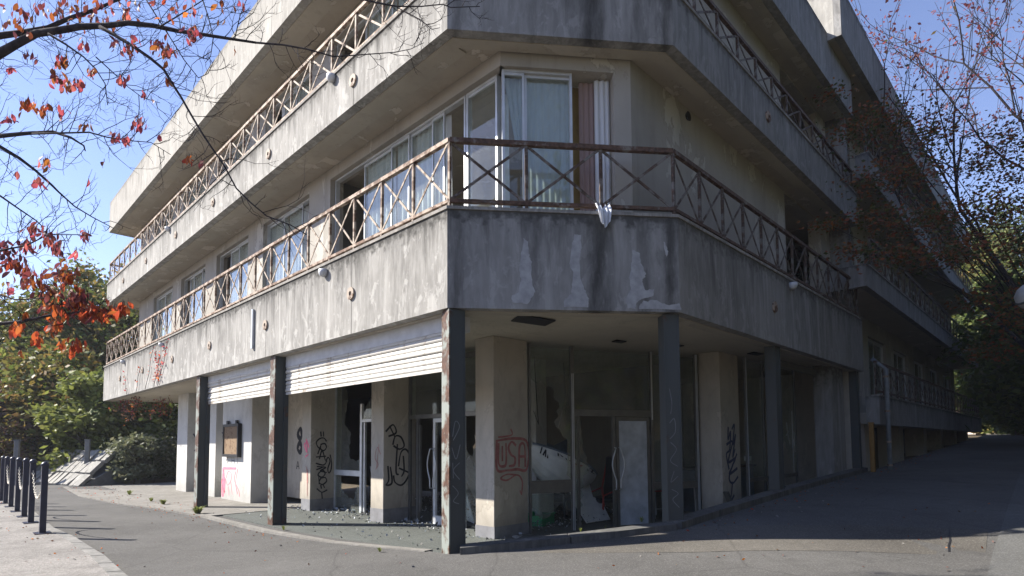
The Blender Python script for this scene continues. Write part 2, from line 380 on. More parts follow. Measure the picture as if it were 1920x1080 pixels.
M['verge'] = m_asphalt('verge_concrete', .10, (1, 1, .97), .4, .25)
M['rail_shaded'] = m_rust('shade_toned_railing_paint', (.17, .155, .14), (.10, .062, .045), .85)  # darker, rustier copy of the railing paint, shade of the unlit fronts included
M['railtop_shaded'] = m_rust('shade_toned_handrail_rust', (.19, .165, .145), (.13, .075, .052), 1.0)  # handrail copy darkened the same way for the shaded fronts
M['soffit_edge'] = m_paint('soffit_edge_paint', (.44, .40, .335), (.52, .48, .42), .5, 26, .8, .3)

M['sheer'] = m_cloth('sheer_curtain', (.66, .72, .78), .35)

# ------------------------------------------------------------------ building frame: local x runs along the right front, local y along the left front
LX, LY = -0.8586, 7.56
DR = np.array([.7014, .7128]); DL = np.array([-.7128, .7014])
BROT = math.atan2(DR[1], DR[0])
def W(b, a, z=0): return Vector((LX + b * DR[0] + a * DL[0], LY + b * DR[1] + a * DL[1], z))
def ab(x, y):
    v = np.array([x - LX, y - LY]); return v @ DR, v @ DL

# ------------------------------------------------------------------ ground heights (thin plate through levels read at the foot of things)
_cp_ = []
for b, a, z in ((-.3, 0, 0), (-.3, 2, -.08), (-.3, 5.6, -.18), (-.3, 10, -.17), (-.3, 16, -.15), (-.3, 22, -.13), (-.3, 30, -.1), (-6, 10, -.17), (-6, 20, -.14), (-12, 24, -.1),
                (2.35, -2.2, .27), (4.3, -2.2, .36), (7, -2.2, .48), (10.4, -2.2, .6), (17, -2.2, .85), (28, -2.2, 1.3), (39, -2.2, 1.72), (50, -2.2, 1.9),
                (4.3, -7, .38), (7, -7, .5), (10.4, -7, .62), (17, -7, .88), (28, -7, 1.3), (39, -7, 1.72), (50, -7, 1.9), (4, -12, .4), (14, -12, .8), (30, -12, 1.4)):
    p = W(b, a); _cp_.append((p.x, p.y, z))
for x, y, z in ((0, 6.2, -.02), (0, 4, -.02), (0, 1, 0), (3, 5, .14), (5, 6, .2), (6, 3, .16), (-3, 5, -.1), (-3, 8.5, -.12), (-7, 6, -.15), (-10, 12, -.15), (10, 4, .25), (-8, 2, -.1), (1, 7, .1)):
    _cp_.append((x, y, z))
_cp_ = np.array(_cp_)
def _phi(r2): return np.where(r2 > 1e-9, r2 * np.log(np.maximum(r2, 1e-9)) * .5, 0)
_n = len(_cp_)
_A = np.zeros((_n + 3, _n + 3)); _d = ((_cp_[:, None, :2] - _cp_[None, :, :2]) ** 2).sum(-1)
_A[:_n, :_n] = _phi(_d) + np.eye(_n) * .4; _A[:_n, _n] = 1; _A[:_n, _n + 1:] = _cp_[:, :2]; _A[_n, :_n] = 1; _A[_n + 1:, :_n] = _cp_[:, :2].T
_w = np.linalg.solve(_A, np.r_[_cp_[:, 2], 0, 0, 0])
def gz(x, y):
    x = np.asarray(x, float); y = np.asarray(y, float)
    d = (x[..., None] - _cp_[:, 0]) ** 2 + (y[..., None] - _cp_[:, 1]) ** 2
    return np.clip(_phi(d) @ _w[:_n] + _w[_n] + _w[_n + 1] * x + _w[_n + 2] * y, -.3, 2.2)
def ground_pt(u, v):
    d = ray(u, v); t = 5.0
    for _ in range(60):
        P = CAM + d * t; t += (P[2] - float(gz(P[0], P[1]))) / -d[2] * .7 if d[2] < 0 else 0
    return CAM + d * t
def sheet(name, poly, mat, lift, step=.5, kind='structure', parent=None):
    """a sheet cut to a plan outline (world) that follows the ground"""
    me = bpy.data.meshes.new(name); b = bmesh.new(); N = 60
    vs_ = [b.verts.new((p[0], p[1], 0)) for p in poly]; b.faces.new(vs_)
    for ax in (0, 1):
        lo = min(p[ax] for p in poly); hi = max(p[ax] for p in poly); n = int((hi - lo) / step)
        for i in range(1, n + 1):
            co = [0, 0, 0]; co[ax] = lo + i * step; no = [0, 0, 0]; no[ax] = 1
            bmesh.ops.bisect_plane(b, geom=b.verts[:] + b.edges[:] + b.faces[:], plane_co=co, plane_no=no)
    xs = np.array([v.co.x for v in b.verts]); ys = np.array([v.co.y for v in b.verts]); zs = gz(xs, ys) + lift
    for v, z in zip(b.verts, zs): v.co.z = z
    for f in b.faces:
        if f.normal.z < 0: f.normal_flip()
        f.smooth = True
    b.to_mesh(me); b.free(); me.materials.append(mat)
    return tag(link(name, me, parent), kind=kind) if not parent else link(name, me, parent)

# terrain far and wide (below every paved sheet)
b = bmesh.new(); N = 110
gx = np.sign(np.linspace(-1, 1, N)) * np.abs(np.linspace(-1, 1, N)) ** 2.2 * 240; gy = np.sign(np.linspace(-1, 1, N)) * np.abs(np.linspace(-1, 1, N)) ** 2.2 * 240 + 15
XX, YY = np.meshgrid(gx, gy)
bb = (XX - LX) * DR[0] + (YY - LY) * DR[1]; aa = (XX - LX) * DL[0] + (YY - LY) * DL[1]
ZZ = gz(XX, YY) - .12
hill = np.clip((np.hypot(XX + 30, YY - 60) - 0) * 0 + (YY - 34) * .16, 0, 9) * (XX < 5)
bank = np.clip((-8.9 - aa) * .75, 0, 9) * np.clip((bb + 9) * .3, 0, 1) + np.clip((-9 - YY) * .3, 0, 3) * (XX > -60)  # bank: unseen rise added to carry the sky-blocking woods
ZZ = ZZ + np.maximum(hill, bank) - .5 * ((bb > -1.0) & (aa > -3.2) & (bb < 20) & (aa < 26))
me = bpy.data.meshes.new('terrain')
me.from_pydata([(XX[i, j], YY[i, j], ZZ[i, j]) for i in range(N) for j in range(N)], [], [(i * N + j, i * N + j + 1, (i + 1) * N + j + 1, (i + 1) * N + j) for i in range(N - 1) for j in range(N - 1)])
me.materials.append(M['earth']); me.polygons.foreach_set('use_smooth', [True] * len(me.polygons)); b.free()
tag(link('terrain', me), kind='structure')

# asphalt in three sheets round the building, meeting edge to edge
A0 = W(0, 0); AR = W(2.52, -2.05)
def P2(b, a): p = W(b, a); return (p.x, p.y)
sheet('road', [P2(0, 0), P2(0, 24), P2(-4, 26), P2(-10, 28), P2(-16, 22), P2(-24, 12), P2(-22, -2), P2(-16, -14), P2(-4, -14), P2(-1.4, -7.0)], M['asphalt'], 0, .7)
sheet('forecourt', [P2(0, 0), P2(-1.4, -7.0), P2(2.52, -7.0), P2(2.52, -2.05)], M['asphalt'], 0, .5)
sheet('side_road', [P2(2.52, -2.05), P2(2.52, -7.0), P2(2.52, -8.2), P2(20, -8.2), P2(46, -8.6), P2(52, -2.2), P2(34, -2.05)], M['asphalt'], 0, .7)
# older brown strip across the forecourt, with its seam
q = [ground_pt(u, v) for u, v in ((1000, 1037), (1140, 1004), (1290, 988), (1600, 984), (1852, 993), (1848, 1042), (1600, 1034), (1300, 1036))]
sheet('worn_road_strip', [(p[0], p[1]) for p in q], M['asphalt_old'], .003, .3)
# dark open crack in the strip
mb = MB(); pts = [ground_pt(u, v) for u, v in ((1781, 992), (1779, 1003), (1782, 1014), (1779, 1024), (1780, 1036))]
for p, q2 in zip(pts, pts[1:]):
    mb.face([(p[0] - .012, p[1], gz(p[0], p[1]) + .008), (p[0] + .014, p[1], gz(p[0], p[1]) + .008), (q2[0] + .012, q2[1], gz(q2[0], q2[1]) + .008), (q2[0] - .013, q2[1], gz(q2[0], q2[1]) + .008)])
tag(mb.build('road_crack', M['black']), kind='structure')
# concrete verge at the right edge of the side road
q = [ground_pt(u, v) for u, v in ((1846, 1100), (1862, 1036), (1880, 985), (1898, 930), (1912, 890))]
vp = [(p[0], p[1]) for p in q] + [(q[-1][0] + 3.2, q[-1][1] - .5), (q[0][0] + 3.5, q[0][1] - .8)]
sheet('concrete_verge', vp, M['verge'], .012, .5)

# pink gravel footway with a kerb, left
kq = [ground_pt(u, v) for u, v in ((250, 1104), (196, 1053), (140, 1016), (99, 997), (74, 975), (60, 962), (44, 950), (30, 941), (14, 932), (-12, 925))]
ku = np.array([[p[0], p[1]] for p in kq]); ku = np.vstack([[ku[0][0] + 1.0, ku[0][1] - 1.6], ku])
out_ = [(x - .14, y - .06) for x, y in ku]
sheet('footway', [tuple(p) for p in out_] + [(ku[-1][0] - 10, ku[-1][1] - 3), (-16, 2), (-6, 2)], M['pink'], .085, .6)
kerb = empty('kerb', (0, 0, 0), kind='structure')
for (x0, y0), (x1, y1) in zip(ku, ku[1:]):
    n = max(1, int(round(math.hypot(x1 - x0, y1 - y0) / .9)))
    for i in range(n):
        t0, t1 = i / n + .008, (i + 1) / n - .008
        a = (x0 + (x1 - x0) * t0, y0 + (y1 - y0) * t0); c = (x0 + (x1 - x0) * t1, y0 + (y1 - y0) * t1)
        mb = MB(); za, zc = float(gz(*a)), float(gz(*c))
        mb.hexa([(a[0] - .15, a[1] - .06, za - .1), (a[0], a[1], za - .1), (c[0], c[1], zc - .1), (c[0] - .15, c[1] - .06, zc - .1),
                 (a[0] - .15, a[1] - .06, za + .095), (a[0], a[1], za + .09), (c[0], c[1], zc + .09), (c[0] - .15, c[1] - .06, zc + .095)])
        mb.build('kerb_stone', M['kerb'], kerb)
# concrete kerb that holds the forecourt back from the sunken porch floor
for (b0, a0), (b1, a1), hh in (((0.12, -.10), (2.40, -1.95), .085), ((2.40, -1.95), (9.8, -1.95), .10), ((9.8, -1.95), (12.3, -1.95), .10)):
    n = max(1, int(round(math.hypot(b1 - b0, a1 - a0) / 1.2)))
    for i in range(n):
        t0, t1 = i / n + .003, (i + 1) / n - .003
        A = W(b0 + (b1 - b0) * t0, a0 + (a1 - a0) * t0); B = W(b0 + (b1 - b0) * t1, a0 + (a1 - a0) * t1)
        d = (B - A).normalized(); nrm = Vector((d.y, -d.x, 0)); za, zc = float(gz(A.x, A.y)), float(gz(B.x, B.y))
        mb = MB(); o1 = nrm * .10; o2 = nrm * -.13
        f = lambda p, o, z: (p.x + o.x, p.y + o.y, z)
        mb.hexa([f(A, o1, -.2), f(B, o1, -.2), f(B, o2, -.2), f(A, o2, -.2), f(A, o1, za + hh), f(B, o1, zc + hh), f(B, o2, zc + hh + .01), f(A, o2, za + hh + .01)])
        mb.build('kerb_stone', M['kerb_shaded'], kerb)
# porch floor and the pale apron in front of it (sheets stepped 4 mm and more)
FLOOR = -.15
mb = MB(); mb.prism([(.0, 8.2), (.0, .35), (.25, .0), (2.5, -1.85), (12.2, -1.85), (12.2, 8.2)][::-1], -.5, FLOOR)
o = mb.build('porch_floor', M['floor']); o.location = (LX, LY, 0); o.rotation_euler = (0, 0, BROT); tag(o, kind='structure')
mb = MB(); mb.prism([(0, 8.21), (-.32, 8.21), (-.55, 10.5), (-1.0, 13), (-1.3, 17), (-1.0, 22.5), (4, 22.5), (4, 8.21)][::-1], -.5, FLOOR + .012)
o = mb.build('apron', M['slabcon']); o.location = (LX, LY, 0); o.rotation_euler = (0, 0, BROT); tag(o, kind='structure')
mb = MB(); pl = [(0, 0.4), (-.10, 1.2), (-.22, 2.6), (-.32, 5), (-.34, 8.2), (-.57, 10.5), (-1.02, 13), (-1.32, 17), (-1.02, 22.5)]
for (b0, a0), (b1, a1) in zip(pl, pl[1:]):
    w0 = W(b0, a0); w1 = W(b1, a1); z0 = max(FLOOR + .02, float(gz(w0.x, w0.y)) + .012); z1 = max(FLOOR + .02, float(gz(w1.x, w1.y)) + .012)
    mb.hexa([(b0 - .07, a0, -.4), (b1 - .07, a1, -.4), (b1 + .07, a1, -.4), (b0 + .07, a0, -.4), (b0 - .07, a0, z0), (b1 - .07, a1, z1), (b1 + .07, a1, z1), (b0 + .07, a0, z0)])
o = mb.build('apron_edge', M['slabcon']); o.location = (LX, LY, 0); o.rotation_euler = (0, 0, BROT); tag(o, kind='structure')

# ------------------------------------------------------------------ the near block
F1B, F1T, F2B, F2T, RB, RTP = 3.275, 4.63, 7.18, 8.02, 10.2, 11.46
LEN, DEP = 21.9, 12.33
YR = -2.05; XR = 2.52
B = empty('abandoned_building', (LX, LY, 0), BROT, 'weathered grey concrete building with long balconies, cut corner and broken shop fronts', 'building')
TH = .16
def isect(p, d, q, e):
    t = ((q[0] - p[0]) * e[1] - (q[1] - p[1]) * e[0]) / (d[0] * e[1] - d[1] * e[0]); return (p[0] + d[0] * t, p[1] + d[1] * t)
cdv = np.array([XR, YR]) / math.hypot(XR, YR); cnv = np.array([-cdv[1], cdv[0]])      # chamfer direction and inward normal
def offs(t):
    pl = isect((t, 0), (0, 1), cnv * t, cdv); pr = isect((0, YR + t), (1, 0), cnv * t, cdv); return pl, pr
IL, IR = offs(TH)
CHL = math.hypot(XR, YR)
RINGS = [2.50, 5.95, 9.35, 12.5, 15.8, 19.0]
fc = {}
for lvl, (z0, z1, mL, mF, mS) in enumerate(((F1B, F1T, 'fascia', 'fascia_front', 'fascia_side'), (F2B, F2T, 'fascia', 'fascia_front', 'fascia_side'), (RB, RTP, 'fascia_roof', 'fascia_front', 'fascia_side'))):
    ed = [0] + RINGS + [LEN]
    for i in range(len(ed) - 1):
        y0 = ed[i] + (.007 if i else 0); y1 = ed[i + 1] - (.007 if i < len(ed) - 2 else 0)
        poly = [(0, y0), (TH, y0 if i else IL[1]), (TH, y1), (0, y1)]
        o = MB().prism(poly, z0, z1).build('fascia_panel', M[mL], B)
    if True:
        # recessed joint backing behind the gaps
        jb = MB()
        for y in RINGS: jb.box(.025, TH - .01, y - .02, y + .02, z0 + .01, z1 - .01)
        jb.build('joint_filler', M['black'], B)
    MB().prism([(0, 0), (XR, YR), IR, IL], z0, z1).build('fascia_panel', M[mF], B)
    ex = [XR, 4.6, 6.1, 8.6, 10.5, DEP]
    for i in range(len(ex) - 1):
        x0 = ex[i] + (.004 if i else 0); x1 = ex[i + 1] - .004
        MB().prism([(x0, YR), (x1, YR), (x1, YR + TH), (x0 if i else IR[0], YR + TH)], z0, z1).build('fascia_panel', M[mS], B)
    MB().box(TH + .003, 1.35, LEN - TH, LEN - .002, z0, z1).build('fascia_panel', M[mL], B)     # return at the far end
    # slab, set back inside the fascia
    sl = [(TH - .04, LEN - TH + .04), (TH - .04, offs(TH - .04)[0][1]), offs(TH - .04)[1], (DEP - .01, YR + TH - .04), (DEP - .01, LEN - TH + .04)][::-1]
    MB().prism(sl, z0 + .03, z0 + .36).build('floor_slab', M['ceiling' if lvl == 0 else 'soffit'], B)
    if lvl == 2:
        MB().prism(sl, RTP - .3, RTP - .12).build('roof_deck', M['kerb'], B)
    else:      # thin coping on the parapet, proud of it
        q = .02
        a1, b1 = offs(-q); a2, b2 = offs(TH + q)
        MB().prism([(-q, a1[1]), (TH + q, a2[1]), (TH + q, LEN + q), (-q, LEN + q)], z1 + .001, z1 + .045).build('coping', M['coping'], B)
        MB().prism([a1, b1, b2, a2], z1 + .001, z1 + .045).build('coping', M['coping'], B)
        MB().prism([b1, (DEP, YR - q), (DEP, YR + TH + q), b2], z1 + .001, z1 + .045).build('coping', M['coping'], B)
    # drip strip along the foot of the fascia: a paler bevelled lip
    a1, b1 = offs(TH + .002); a2, b2 = offs(TH + .20)
    st = MB()
    st.prism([(a1[0], a1[1]), (a2[0], a2[1]), (a2[0], LEN - .2), (a1[0], LEN - .2)], z0 - .012, z0 + .028)
    if lvl: MB().box(a2[0] + .002, .52, .2, LEN - .2, z0 + .004, z0 + .029).build('soffit_band', M['soffit_edge'], B)
    st.prism([a1, b1, b2, a2], z0 - .012, z0 + .028)
    st.prism([b1, (DEP - .02, b1[1]), (DEP - .02, b2[1]), b2], z0 - .012, z0 + .028)
    st.build('soffit_strip', M['soffit_edge'], B)

# flaked plaster on the front of the first floor parapet (thin skins standing 4 mm proud)
def sxy(s, n=0): return (cdv[0] * s - cnv[0] * n, cdv[1] * s - cnv[1] * n)
def patch(crop):
    pts = []
    for x, y in crop:
        s = (830 + x / 4.085 - 838) / 434 * CHL; z = F1B + (580 - (380 + y / 4.085)) / 185 * (F1T - F1B)
        pts.append((s, min(max(z, F1B + .01), F1T - .02)))
    out = []
    for i, (s, z) in enumerate(pts):           # roughen the outline
        s2, z2 = pts[(i + 1) % len(pts)]
        for k in range(5):
            t = k / 5; out.append((s + (s2 - s) * t + rng.normal(0, .006), max(F1B + .004, z + (z2 - z) * t + rng.normal(0, .006))))
    me = bpy.data.meshes.new('plaster_patch'); bm = bmesh.new()
    f = bm.faces.new([bm.verts.new((*sxy(s, .004), z)) for s, z in out])
    r = bmesh.ops.extrude_face_region(bm, geom=[f]); 
    for v in r['geom']:
        if isinstance(v, bmesh.types.BMVert): v.co.x += cnv[0] * .006; v.co.y += cnv[1] * .006
    bmesh.ops.recalc_face_normals(bm, faces=bm.faces[:]); bmesh.ops.triangulate(bm, faces=[f for f in bm.faces if len(f.verts) > 4])
    bm.to_mesh(me); bm.free(); me.materials.append(M['patch']); link('plaster_patch', me, B)
patch([(600, 270), (630, 290), (640, 380), (660, 450), (655, 560), (680, 680), (650, 750), (620, 780), (520, 770), (500, 720), (560, 690), (575, 600), (565, 500), (585, 380)])
patch([(990, 220), (1040, 230), (1035, 350), (1025, 450), (1030, 560), (1060, 650), (1090, 720), (1085, 790), (900, 795), (905, 740), (960, 690), (965, 600), (975, 520), (950, 480), (960, 340)])
patch([(1440, 330), (1490, 350), (1510, 450), (1540, 520), (1510, 590), (1530, 650), (1600, 640), (1590, 700), (1500, 720), (1460, 750), (1450, 795), (1390, 795), (1385, 700), (1420, 640), (1410, 560), (1430, 440)])
patch([(1490, 765), (1520, 740), (1600, 722), (1700, 762), (1800, 745), (1815, 795), (1480, 798)])
patch([(1690, 260), (1712, 300), (1722, 350), (1706, 380), (1695, 330)])

# tie rings and rain spouts on the left fascia
def ring_mesh():
    mb = MB(); n = 16
    for (r0, r1, x) in ((.04, .105, -.03),):
        o_ = [(math.cos(2 * math.pi * i / n), math.sin(2 * math.pi * i / n)) for i in range(n)]
        for i in range(n):
            j = (i + 1) % n; c, s_ = o_[i]; c2, s2 = o_[j]
            mb.face([(x, c * r0, s_ * r0), (x, c * r1, s_ * r1), (x, c2 * r1, s2 * r1), (x, c2 * r0, s2 * r0)])
            mb.face([(x, c * r1, s_ * r1), (0, c * r1, s_ * r1), (0, c2 * r1, s2 * r1), (x, c2 * r1, s2 * r1)])
            mb.face([(x, c * r0, s_ * r0), (0.004, c * r0, s_ * r0), (0.004, c2 * r0, s2 * r0), (x, c2 * r0, s2 * r0)])
    return mb.mesh('tie_ring', M['ring'], fix=False)
rm = ring_mesh()
sp = MB().lathe([(.085, -.06), (.085, 0), (.06, .05), (.02, .07)], 10); spm = sp.mesh('rain_spout', M['shutterbox'], True)
for y in RINGS:
    link('tie_ring', rm, B, (-.002, y, F1B + .67)); link('tie_ring', rm, B, (-.002, y, F2B + .42))
for y, z in ((3.4, F1T - .12), (13.5, F1T - .12), (18.4, F1T - .12), (3.2, F2T - .04), (13.2, F2T - .04)):
    link('rain_spout', spm, B, (-.045, y, z - .03), (math.pi, 0, 0))
rm2 = ring_mesh(); rm2.materials[0] = M['railtop']
for x, z in ((6.1, F1B + .67), (6.1, F2B + .42)):
    link('tie_ring', rm2, B, (x, YR - .002, z), (0, 0, math.pi / 2))
link('rain_spout', spm, B, (7.0, YR - .05, F1T - .12), (math.pi, 0, 0))
mb = MB(); mb.box(-.05, -.008, 6.55, 6.62, F1B + .25, F1T - .25); mb.build('conduit', M['alu'], B)

# ------------------------------------------------------------------ balcony railings
RAILW = .045
def railing(parent, p0, p1, z0, z1, nb, posts=(True, True), heavy=1.0, mats=('rail', 'railtop')):
    p0 = np.array(p0, float); p1 = np.array(p1, float); L_ = np.linalg.norm(p1 - p0); d = (p1 - p0) / L_; ang = math.atan2(d[1], d[0])
    rl = link('railing', MB().bar((0, 0, z1 - .03), (L_, 0, z1 - .03), .065 * heavy, .06 * heavy).mesh('top_rail', M[mats[1]]), parent, (p0[0], p0[1], 0), (0, 0, ang))
    link('bottom_rail', MB().bar((0, 0, z0 + .10), (L_, 0, z0 + .10), .05 * heavy, .045 * heavy).mesh('bottom_rail', M[mats[1]]), rl)
    bw = L_ / nb; zt, zb = z1 - .06, z0 + .12
    pm = MB().box(-.02 * heavy, .02 * heavy, -.02, .02, z0, z1 - .055).mesh('post', M[mats[0]])
    d1 = MB().bar((.02, -.012, zb), (bw - .02, -.012, zt), .012, .034 * heavy).mesh('diagonal_bar', M[mats[0]])
    d2 = MB().bar((.02, .012, zt), (bw - .02, .012, zb), .012, .034 * heavy).mesh('diagonal_bar', M[mats[0]])
    for i in range(nb + 1):
        if (i == 0 and not posts[0]) or (i == nb and not posts[1]): continue
        link('post', pm, rl, (bw * i, 0, 0))
    for i in range(nb):
        link('diagonal_bar', d1, rl, (bw * i, 0, 0)); link('diagonal_bar', d2, rl, (bw * i, 0, 0))
    return rl
a_, b_ = offs(.07)
for (z0, z1) in ((F1T + .046, 5.66), (F2T + .046, 8.90)):
    railing(B, (a_[0], a_[1]), (.07, LEN - .06), z0, z1, 26)
    railing(B, a_, b_, z0, z1, 3, (False, False), 1.1, ('rail_shaded', 'railtop_shaded'))
    railing(B, b_, (DEP - .1, b_[1]), z0, z1 - (.22 if z0 > 7 else 0), 12, mats=('rail_shaded', 'railtop_shaded'))
    railing(B, (.07, LEN - .06), (1.2, LEN - .06), z0, z1, 1, (False, True))

# ------------------------------------------------------------------ walls and windows of the upper floors
def wall(parent, p0, d, n, L_, t, z0, z1, openings, mat='wall', name='wall'):
    mb = MB(); s = 0
    for (s0, s1, zs, zh) in sorted(openings):
        if s0 > s: mb.obox(p0, d, n, s, s0, 0, t, z0, z1)
        if zs > z0: mb.obox(p0, d, n, s0, s1, 0, t, z0, zs)
        if zh < z1: mb.obox(p0, d, n, s0, s1, 0, t, zh, z1)
        s = s1
    if s < L_: mb.obox(p0, d, n, s, L_, 0, t, z0, z1)
    return mb.build(name, M[mat], parent)
def pleat(p0, d, n, s0, s1, z0, z1, dep, wl, amp=.03, taper=0, nz=6, shift=0):
    """a hanging curtain with folds"""
    k = max(8, int((s1 - s0) / wl * 6)); v = []; f = []
    for j in range(nz + 1):
        tz = j / nz; z = z1 + (z0 - z1) * tz
        for i in range(k + 1):
            t = i / k; s = s0 + (s1 - s0) * (t * (1 - taper * tz) ) + shift * tz
            a = amp * math.sin(2 * math.pi * (s1 - s0) * t / wl + .5 * math.sin(7 * t + 2 * tz)) * (.7 + .5 * tz)
            v.append((p0[0] + d[0] * s + n[0] * (dep + a), p0[1] + d[1] * s + n[1] * (dep + a), z))
    for j in range(nz):
        for i in range(k):
            q = j * (k + 1) + i; f.append((q, q + 1, q + k + 2, q + k + 1))
    me = bpy.data.meshes.new('curtain'); me.from_pydata(v, [], f); me.polygons.foreach_set('use_smooth', [True] * len(f)); return me
def window(parent, p0, d, n, s0, s1, z0, z1, panes, curtains=(), dep=.14, fr=.038, glass='glass', frame='alu', rail_h=None):
    """panes: (fraction from, to) that still hold glass; the rest of the opening gapes"""
    mb = MB(); w_ = s1 - s0
    mb.obox(p0, d, n, s0, s0 + fr, dep, dep + .09, z0, z1); mb.obox(p0, d, n, s1 - fr, s1, dep, dep + .09, z0, z1)
    mb.obox(p0, d, n, s0 + fr, s1 - fr, dep, dep + .09, z1 - fr, z1); mb.obox(p0, d, n, s0 + fr, s1 - fr, dep, dep + .09, z0, z0 + .06)
    wn = mb.build('window', M[frame], parent)
    for k, (f0, f1) in enumerate(panes):
        a, b = s0 + w_ * f0 + .004, s0 + w_ * f1 - .004; o1 = dep + .012 + (.035 if k % 2 else 0)
        fm = MB(); e = .032
        fm.obox(p0, d, n, a, a + e, o1, o1 + .03, z0 + .062, z1 - fr - .002); fm.obox(p0, d, n, b - e, b, o1, o1 + .03, z0 + .062, z1 - fr - .002)
        fm.obox(p0, d, n, a + e, b - e, o1, o1 + .03, z1 - fr - .045, z1 - fr - .002); fm.obox(p0, d, n, a + e, b - e, o1, o1 + .03, z0 + .062, z0 + .13)
        if rail_h: fm.obox(p0, d, n, a + e, b - e, o1, o1 + .03, rail_h - .03, rail_h + .03)
        fm.build('sash', M[frame], wn)
        MB().obox(p0, d, n, a + e, b - e, o1 + .012, o1 + .017, z0 + .13, z1 - fr - .045).build('pane', M[glass], wn)
    for c in curtains:
        f0, f1, mt = c[:3]; kw = c[3] if len(c) > 3 else {}
        me = pleat(p0, d, n, s0 + w_ * f0, s0 + w_ * f1, kw.pop('z0', z0 + .1), z1 - .04, kw.pop('dep', dep + .13), kw.pop('wl', .16), **kw)
        me.materials.append(M[mt]); link('curtain', me, wn)
    return wn
WX = .85; WY = -1.414
C0 = (.85, -.178); C1 = (2.369, -1.414); WEND = 20.5
cd2 = np.array(C1) - np.array(C0); CL2 = np.linalg.norm(cd2); cd2 /= CL2; cn2 = np.array([-cd2[1], cd2[0]])
WIN = [(5.85, 8.33), (9.3, 11.68), (12.66, 15.05), (16.0, 18.4)]
for lvl, (z0, z1, zh) in enumerate(((F1B + .36, F2B + .03, 6.98), (F2B + .36, RB + .03, 9.95))):
    zs = z0 + .05
    op = [(.0, 4.9 + .178, zs, zh)] + [(a + .178, b_2 + .178, zs, zh) for a, b_2 in WIN]
    wall(B, (WX, -.178), (0, 1), (1, 0), WEND + .178, .3, z0, z1, op)
    wall(B, C0, cd2, cn2, CL2, .3, z0, z1, [(.0, 1.70, zs, zh)])
    wall(B, (C1[0], C1[1]), (1, 0), (0, 1), DEP - C1[0], .3, z0, z1, [(6.4, 9.0, z0, z1 - .05)])
    MB().box(WX + .3, DEP, WEND - .3, WEND, z0, z1).build('wall', M['wall'], B)                       # far gable
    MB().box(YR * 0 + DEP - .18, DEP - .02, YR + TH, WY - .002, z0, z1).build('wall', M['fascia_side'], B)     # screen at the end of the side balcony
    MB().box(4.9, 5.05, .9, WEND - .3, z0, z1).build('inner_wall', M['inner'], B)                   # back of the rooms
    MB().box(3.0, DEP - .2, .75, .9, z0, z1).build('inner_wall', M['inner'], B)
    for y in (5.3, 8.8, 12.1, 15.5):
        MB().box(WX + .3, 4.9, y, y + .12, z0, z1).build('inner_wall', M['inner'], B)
    d, n, p0 = (0, 1), (1, 0), (WX, 0)
    # corner window, the long side; a second leaf next to the open gap
    window(B, p0, d, n, .0, .70, zs, zh, [(0, 1)], [(.22, .62, 'curtain', dict(dep=.5))] if lvl == 0 else [], dep=.10)
    window(B, p0, d, n, .72, 4.88, zs, zh, [(.13, .212), (.212, .368), (.368, .507), (.507, .744)], [(.12, .37, 'curtain'), (.38, .50, 'curtain'), (.51, .75, 'curtain')], dep=.10)
    for k, (a, b_2) in enumerate(WIN):
        pn = [[(.22, .62), (.62, 1)], [(.0, .40), (.36, .70)], [(.25, .6), (.6, .8)], [(.2, .55), (.55, 1)]][(k + lvl) % 4]
        ct = [[(.2, .60, 'curtain'), (.62, 1., 'curtain')], [(.0, .72, 'curtain')], [(.24, .82, 'curtain')], [(.2, .56, 'curtain'), (.58, 1., 'curtain')]][(k + lvl * 2) % 4]
        window(B, p0, d, n, a, b_2, zs, zh, pn, ct, dep=.10)
    # cut corner window: two leaves, then an unglazed gap with hanging curtains
    if lvl == 0:
        window(B, C0, cd2, cn2, .03, 1.08, zs, zh, [(.0, .32), (.32, 1)],
               [(.33, 1.0, 'sheer', dict(dep=.20, wl=.09, amp=.010)), (.04, .32, 'sheer', dict(dep=.22, wl=.09, amp=.012, taper=.55, z0=5.9, shift=.17))], dep=.07)
        wn = MB().obox(C0, cd2, cn2, 1.09, 1.34, .42, .46, zs, zh).build('wallpaper_strip', M['ochre'], B)
        for s0, s1, mt, dp in ((1.22, 1.52, 'curtain_pink', .24), (1.44, 1.68, 'curtain', .16)):
            me = pleat(C0, cd2, cn2, s0, s1, zs + .1, zh - .03, dp, .075, .02); me.materials.append(M[mt]); link('curtain', me, B)
    else:
        window(B, C0, cd2, cn2, .03, 1.7, zs, zh, [(.0, .5), (.5, 1)], [(.1, .4, 'curtain')], dep=.12)
# round pipe hole and soffit tray of the side balcony
MB().lathe([(.06, 0), (.085, .03)], 12).build('vent_cap', M['black'], B, loc=(4.14, WY - .002, 7.05), rot=(math.pi / 2, 0, 0))
MB().box(8.6, 12.1, .2, .35, F1B + .36, RB).build('inner_wall', M['inner'], B)

